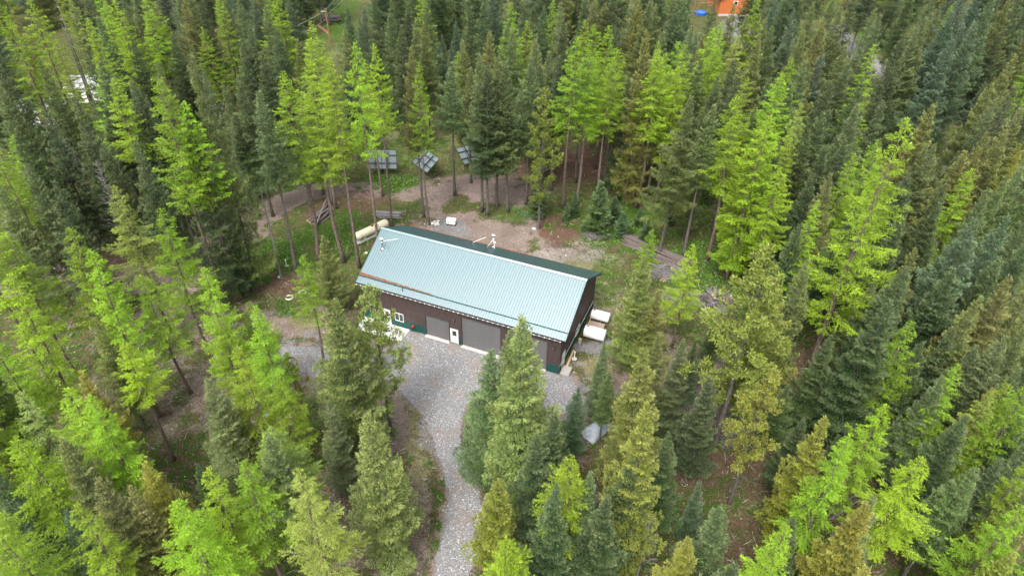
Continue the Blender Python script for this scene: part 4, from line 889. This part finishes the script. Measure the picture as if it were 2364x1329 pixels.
KIND = {  # code: (kind, base colour, material, label words, group, width factor)
 'L': ('larch', (.235, .38, .018), 'f_larch', 'lime green larch', 'lime green larches', 1.0),
 'l': ('larch', (.25, .33, .085), 'f_larch', 'pale sparse greyish larch', 'pale sparse larches', .95),
 'F': ('fir', (.050, .095, .030), 'f_fir', 'dark green fir', 'dark green firs', 1.0),
 'G': ('fir', (.112, .165, .055), 'f_fir', 'grey green fir', 'grey green firs', 1.0),
 'g': ('fir', (.15, .205, .045), 'f_olive', 'bright mid green fir', 'bright mid green firs', 1.12),
 'O': ('fir', (.14, .165, .045), 'f_olive', 'olive fir with tan tips', 'olive firs with tan tips', .98),
 'B': ('fir', (.080, .13, .066), 'f_spruce', 'blue green spruce', 'blue green spruces', 1.0),
 'Y': ('fir', (.23, .25, .03), 'f_olive', 'golden yellow green fir', 'golden yellow green firs', 1.05),
 'P': ('pine', (.19, .215, .045), 'f_pine', 'scruffy yellow green pine', 'scruffy pines', 1.0),
 'S': ('spruce', (.065, .13, .035), 'f_spruce', 'low bushy young green spruce', 'young green spruces', 1.0),
 'D': ('snag', None, None, 'bare grey dead tree', 'bare dead trees', 1.), 'X': ('snag', None, None, 'thin leaning bare trunk', 'bare dead trees', 1.)}
SUB = {'O': ('douglas_fir', 'douglas fir'), 'Y': ('douglas_fir', 'douglas fir'), 'g': ('douglas_fir', 'douglas fir'), 'B': ('spruce_tree', 'spruce')}
NAMES = {'larch': ('larch_tree', 'larch'), 'fir': ('fir_tree', 'fir'), 'spruce': ('young_spruce', 'spruce'), 'pine': ('pine_tree', 'pine'), 'snag': ('dead_tree', 'dead tree')}
def defh(k, y):
    b = 20.5 if y < 300 else (18.5 if y < 700 else 15.8)
    return b*{'L': 1.04, 'l': 1.0, 'F': .95, 'G': .95, 'O': .95, 'g': .95, 'B': .85, 'Y': .92, 'P': .8, 'S': .3, 'D': .7, 'X': 1.}[k]
TREES = []
tr_ = random.Random(5)
for e in T.replace('\n', ';').split(';'):
    q = e.split()
    if not q: continue
    k = q[2][0]; hi = 'h' in q[2]; wm = float(q[2][2:].rstrip('h')) if '*' in q[2] else 1.
    if q[0] == '-':
        h = float(q[3])*tr_.uniform(.95, 1.05); b_ = at(float(q[4]), float(q[5])); tx, ty = proj([b_[0], b_[1], h]); known = True
    elif len(q) == 6:
        b_ = at(float(q[4]), float(q[5])); h = htop(b_, float(q[1])); tx, ty = float(q[0]), float(q[1]); known = True
    else:
        tx, ty = float(q[0]), float(q[1])
        if ty < -25 and len(q) == 3 and 600 < tx:      # crown runs out of the picture: stands far back
            h = defh(k, ty)*tr_.uniform(.93, 1.07); b_ = at(1182+(tx-1182)*.94, tr_.uniform(95, 150) if not 640 < tx < 800 else 58); tx, ty = [float(v) for v in proj([b_[0], b_[1], h])]; TREES.append([float(b_[0]), float(b_[1]), h, k, tx, ty, False, 1., False]); continue
        h = float(q[3]) if len(q) == 4 else defh(k, ty)*tr_.uniform(.93, 1.07); b_ = at(tx, ty, h); known = False
    TREES.append([float(b_[0]), float(b_[1]), h, k, float(tx), float(ty), known, wm, hi])
# keep guessed trees off the drive, the barn and each other
def blocked(x, y, m=1.2):
    a, b = barnloc(x, y); return (-m < a < BL+m and -m < b < BW+m)
def nearest(x, y, skip=None): return min((math.hypot(x-t[0], y-t[1]) for i, t in enumerate(TREES) if i != skip), default=99)
CLEAR = [(820, 500), (880, 230), (870, 140), (955, 150), (960, 300), (1040, 455), (1230, 470), (1400, 560), (1440, 660), (1370, 720), (1340, 860), (1290, 930), (1060, 950), (1090, 1160), (1100, 1329), (980, 1329), (960, 1150), (900, 900), (800, 860), (640, 840), (560, 720), (640, 560), (760, 470)]
VIEW = [(800, 470), (1000, 415), (1220, 470), (1460, 560), (1400, 640), (1370, 800), (1300, 870), (1100, 930), (1100, 1300), (1000, 1300), (940, 900), (880, 820), (830, 700), (560, 690), (640, 560), (760, 480), (800, 540)]
LANES = [[(866, 140), (955, 140), (965, 340), (850, 340)], [(90, 180), (240, 160), (270, 250), (130, 300), (20, 330), (20, 230)], [(720, 60), (760, -40), (860, -40), (850, 60), (880, 150), (760, 130)], [(1590, -40), (1720, -40), (1720, 60), (1690, 95), (1590, 60)], [(1800, 50), (1960, 40), (2110, 180), (2130, 260), (2030, 200), (1930, 130)]]
fr2 = random.Random(21); tries = 0; nf = 0
while nf < 250 and tries < 15000:
    tries += 1
    y = fr2.uniform(100, 204) if fr2.random() < .62 else fr2.uniform(29, 100); x = fr2.uniform(-1, 1)*(y*.72+12)
    if nf > 190: y = fr2.uniform(110, 204); x = fr2.choice((-1, 1))*fr2.uniform(50, y*.72+12)
    px, py = proj([x, y, 0])
    if blocked(x, y, 2.5) or nearest(x, y) < (3.0 if y < 90 else 3.6): continue
    if inpoly(np.array(px), np.array(py), CLEAR): continue
    if any(inpoly(np.array(px), np.array(py), l) for l in LANES): continue
    h = fr2.uniform(8, 13) if y < 100 else fr2.uniform(13, 19)
    bad = False
    for f_ in (.3, .6, .85, 1.):
        a, b = proj([x, y, h*f_])
        if inpoly(np.array(a), np.array(b), VIEW) or any(inpoly(np.array(a), np.array(b), l) for l in LANES): bad = True
    if px < 800 and 540 < py < 1180: bad = True
    if 1290 < px < 1800 and 600 < py < 960: bad = True
    if bad: continue
    tx, ty = proj([x, y, h]); k = fr2.choice('FFFGLLOB') if h > 15 else fr2.choice('FFGB')
    TREES.append([x, y, h, k, float(tx), float(ty), False, 1., False]); nf += 1
# labels: where the tree's top is seen
COLS = [(170, 'left edge'), (420, 'far left'), (700, 'left of barn'), (960, 'left of centre'), (1220, 'centre'), (1460, 'right of centre'), (1700, 'right of barn'), (1960, 'right side'), (2180, 'far right'), (9999, 'right edge')]
ROWS = [(-45, 'crown cut by top edge'), (20, 'very top'), (75, 'topmost row'), (150, 'high up'), (280, 'upper forest'), (480, 'upper middle'), (680, 'barn roof level'), (880, 'yard level'), (1080, 'lower part'), (9999, 'bottom edge')]
ORD = ['', 'second', 'third', 'fourth', 'fifth', 'sixth', 'seventh', 'eighth', 'ninth', 'tenth', 'eleventh', 'twelfth', 'thirteenth', 'fourteenth', 'fifteenth', 'sixteenth', 'seventeenth', 'eighteenth', 'nineteenth', 'twentieth', 'twenty-first', 'twenty-second', 'twenty-third', 'twenty-fourth', 'twenty-fifth']+['later']*60
cells = {}
for t in TREES:
    c = next(i for i, (v, _) in enumerate(COLS) if t[4] < v); r = next(i for i, (v, _) in enumerate(ROWS) if t[5] < v); cells.setdefault((c, r, t[3]), []).append(t)
LAB = {}
for (c, r, k), ts in cells.items():
    ts.sort(key=lambda t: t[4])
    for i, t in enumerate(ts):
        base = f"{KIND[k][3]}, {ROWS[r][1]}, {COLS[c][1]}"
        if len(ts) > 1:
            o_ = 'leftmost' if i == 0 else ('rightmost' if i == len(ts)-1 else ORD[i]+' from left'); base = f"{o_} {KIND[k][3]}, {ROWS[r][1]}, {COLS[c][1]}"
        LAB[id(t)] = base
pr_ = random.Random(9)
for t in TREES:
    x, y, h, k, tx, ty, known, wm, hi = t; kd, col, fm, words, grp, wf = KIND[k]; nm, cat = SUB.get(k, NAMES[kd])
    rz_ = pr_.random()*6.28
    if kd == 'snag':
        H, m = SNAGS[1 if (k == 'X' or h > 15) else 0]; o = link(nm, m); o.location = (x, y, 0); o.scale = (h/H*.95,)*2+(h/H,); o.rotation_euler = (0, 0, rz_)
        tag(o, LAB[id(t)], cat, grp); continue
    ps = PROT[kd]
    if kd == 'larch':
        if known and y > 64: lo_, hi_ = .45, 1
        elif known: lo_, hi_ = (.28, 1) if x < -20 else (.2, .4)
        elif tx < 760 and y < 100: lo_, hi_ = .2, .45
        else: lo_, hi_ = 0, .4
        c_ = [p_ for p_ in ps if lo_ <= p_[1] <= hi_]
    elif kd == 'fir':
        c_ = [p_ for p_ in ps if (p_[1] >= .28 if known and 72 < y < 110 and k != 'O' else p_[1] < .35)]
    else: c_ = ps
    if hi: c_ = [p_ for p_ in ps if p_[1] >= .4] or ps
    H, cb, R, tm, cm = pr_.choice(c_)
    e = thing(nm, LAB[id(t)], cat, (x, y, 0), rz_, grp)
    lean = pr_.gauss(0, .012); e.rotation_euler = (lean, pr_.gauss(0, .012), rz_)
    s = h/H; sw = wf*(.6*s+.4*(h/22))*pr_.uniform(.9, 1.12)
    if known and y > 64: sw = min(sw, .95)
    if kd == 'larch' and tx < 760 and y < 100: sw *= 1.08
    sw *= wm
    if kd == 'spruce': sw = s*pr_.uniform(1., 1.25)
    if k == 'B' and h < 15: sw *= .95
    for nm2, m in (('trunk', tm), ('crown', cm)):
        o = link(nm2, m, e); o.scale = (sw, sw, s)
        if nm2 == 'crown':
            v = pr_.uniform(.74, 1.24); hshift = pr_.uniform(.84, 1.14) if kd == 'larch' else pr_.uniform(.82, 1.15); o.color = (col[0]*v*hshift, col[1]*v, col[2]*v*pr_.uniform(.7, 1.3), 1)
            if m.materials[0] != M[fm]: o.material_slots[0].link = 'OBJECT'; o.material_slots[0].material = M[fm]

# ---------------------------------------------------------------- undergrowth, stones and litter that nobody could count
def scatter(n, ymax=118, ymin=29):
    g = RNG; u = g.random(n); y = ymin+(ymax-ymin)*u; x = g.uniform(-1, 1, n)*(y*.74+8); return x, y
def leafmat(name, cols, trans=.25):
    m, t, p = newmat(name); N = t.nodes.new; Lk = t.links.new; a = N('ShaderNodeAttribute'); a.attribute_name = 'leafvar'; s = N('ShaderNodeSeparateColor'); Lk(a.outputs['Color'], s.inputs[0])
    r = N('ShaderNodeValToRGB'); e = r.color_ramp.elements
    while len(e) < len(cols): e.new(.5)
    for i, c in enumerate(cols): e[i].position = i/(len(cols)-1); e[i].color = (*c, 1)
    Lk(s.outputs[0], r.inputs[0]); Lk(r.outputs[0], p.inputs['Base Color']); p.inputs['Roughness'].default_value = .8
    return m
def stuffmesh(name, X_, Y_, Z_, ln, wd, flat_, matl, label, val=None):
    n = len(X_); g = RNG; a = g.random(n)*6.28; el = g.normal(flat_, .35, n)
    d = np.stack([np.cos(a)*np.cos(el), np.sin(a)*np.cos(el), np.abs(np.sin(el))], -1); nn = unit(np.cross(d, unit(np.array([0, 0, 1.])+g.normal(0, .3, (n, 3)))))
    q = diamonds(np.stack([X_, Y_, Z_], -1), d, nn, ln, wd); V = q.reshape(-1, 3); m = npmesh(name, V, np.arange(len(V)).reshape(-1, 4))
    v = np.repeat(g.random(n) if val is None else val, 4); at_ = m.color_attributes.new('leafvar', 'FLOAT_COLOR', 'POINT'); at_.data.foreach_set('color', np.stack([v, v, v, v*0+1], -1).astype(np.float32).ravel())
    m.materials.append(matl); tag(link(name, m), label, None, None, 'stuff')
X_, Y_ = scatter(230000); c_ = covers(X_, Y_); bx_, by_ = barnloc(X_, Y_); inb = (bx_ > -.2) & (bx_ < BL+.2) & (by_ > -.2) & (by_ < BW+.2)
onroad = inpoly(X_, Y_, DRIVEW) | inb
nz = vnoise(X_, Y_, 1.1)*.6+vnoise(X_+9, Y_, 3.7)*.5
pg = np.clip(.24+c_['G']*1.0-c_['D']*.35-c_['R']*.25-c_['K']-c_['Y']*.1, 0, 1)*(nz > .5)*np.where(onroad, 0, 1)
keep = RNG.random(len(X_)) < pg; gx_, gy_ = X_[keep], Y_[keep]; n = len(gx_)
stuffmesh('ground_plants', gx_, gy_, RNG.uniform(0, .16, n), RNG.uniform(.12, .34, n), RNG.uniform(.04, .1, n), .45, leafmat('undergrowth_leaves', [(.025, .06, .008), (.06, .15, .012), (.12, .26, .02)]), 'low green undergrowth leaves between the trees')
# low leafy shrubs, too many to count
ks = np.flatnonzero((RNG.random(len(X_)) < .007*(pg > .2)+.0012*(c_['D'] < .4)) & ~onroad); sh = []
for q in ks:
    r_ = RNG.uniform(.18, .6); m_ = int(22+60*r_); v3 = RNG.normal(0, 1, (m_, 3)); v3 = unit(v3)*RNG.random((m_, 1))**.5*r_*np.array([1, 1, .7]); v3[:, 2] = np.abs(v3[:, 2])+.05
    sh.append(v3+np.array([X_[q], Y_[q], 0]))
sh = np.concatenate(sh); n = len(sh); vv = np.clip(np.repeat(RNG.random(1)*0, n)+.25+sh[:, 2]*.6+RNG.normal(0, .15, n), 0, 1)
stuffmesh('low_shrubs', sh[:, 0], sh[:, 1], sh[:, 2], RNG.uniform(.1, .22, n), RNG.uniform(.03, .07, n), .5, leafmat('shrub_leaves', [(.03, .06, .012), (.07, .13, .02), (.14, .22, .035)]), 'low leafy shrubs scattered over the forest floor', RNG.random(n))
pd = np.clip(c_['Y']*.9+.05+c_['D']*.12-c_['K'], 0, 1)*(nz > .42)*np.where(onroad, 0, 1)
keep = RNG.random(len(X_)) < pd*.6; gx_, gy_ = X_[keep], Y_[keep]; n = len(gx_)
stuffmesh('dry_grass', gx_, gy_, RNG.uniform(0, .05, n), RNG.uniform(.15, .4, n), RNG.uniform(.012, .03, n), .8, leafmat('dry_grass_blades', [(.14, .15, .03), (.32, .3, .11), (.45, .4, .2)]), 'thin dry and green grass in the clearings')
keep = (RNG.random(len(X_)) < .075) & ~onroad; gx_, gy_ = X_[keep], Y_[keep]; n = len(gx_)
stuffmesh('litter_twigs', gx_, gy_, RNG.uniform(.02, .08, n), RNG.uniform(.3, 1.3, n), RNG.uniform(.01, .03, n), .02, leafmat('twig_litter', [(.08, .06, .05), (.22, .18, .15), (.42, .37, .32)]), 'fallen twigs and bark litter on the forest floor')
# stones: gravel chips on the drive and pale rubble on the dirt
def stones(name, X_, Y_, s, matl, label):
    n = len(X_); g = RNG; base = np.array([(1, 0, 0), (0, 1, 0), (-1, 0, 0), (0, -1, 0), (0, 0, .8)]); fc = np.array([(0, 1, 4), (1, 2, 4), (2, 3, 4), (3, 0, 4)])
    a = g.random(n)*6.28; ca, sa = np.cos(a), np.sin(a); b = base[None]*(1+g.normal(0, .25, (n, 5, 3)))*s[:, None, None]
    V = np.stack([b[..., 0]*ca[:, None]-b[..., 1]*sa[:, None]+X_[:, None], b[..., 0]*sa[:, None]+b[..., 1]*ca[:, None]+Y_[:, None], b[..., 2]-.01], -1).reshape(-1, 3)
    Fc = (fc[None]+(np.arange(n)*5)[:, None, None]).reshape(-1, 3); m = npmesh(name, V, Fc)
    v = np.repeat(g.random(n), 5); at_ = m.color_attributes.new('leafvar', 'FLOAT_COLOR', 'POINT'); at_.data.foreach_set('color', np.stack([v, v, v, v*0+1], -1).astype(np.float32).ravel())
    m.materials.append(matl); tag(link(name, m), label, None, None, 'stuff')
gv = leafmat("gravel_chips", [(.09, .09, .088), (.23, .228, .225), (.5, .495, .49)])
xs, ys = scatter(120000, 68); k_ = inpoly(xs, ys, DRIVEW) & ~((barnloc(xs, ys)[0] > -.2) & (barnloc(xs, ys)[1] > -.45)); stones('gravel_chips', xs[k_], ys[k_], RNG.uniform(.03, .075, k_.sum()), gv, 'loose gravel chips over the driveway and yard')
keep = (RNG.random(len(X_)) < (.008+c_['D']*.08+c_['W']*.35+c_['K']*.12+c_['R']*.015)*.5) & ~onroad; n = keep.sum()
stones('rubble', X_[keep], Y_[keep], RNG.uniform(.025, .08, n)*(1+(RNG.random(n) < .03)*1.5), leafmat('pale_rubble', [(.2, .17, .15), (.36, .33, .30), (.66, .64, .61)]), 'pale stones scattered over bare dirt')
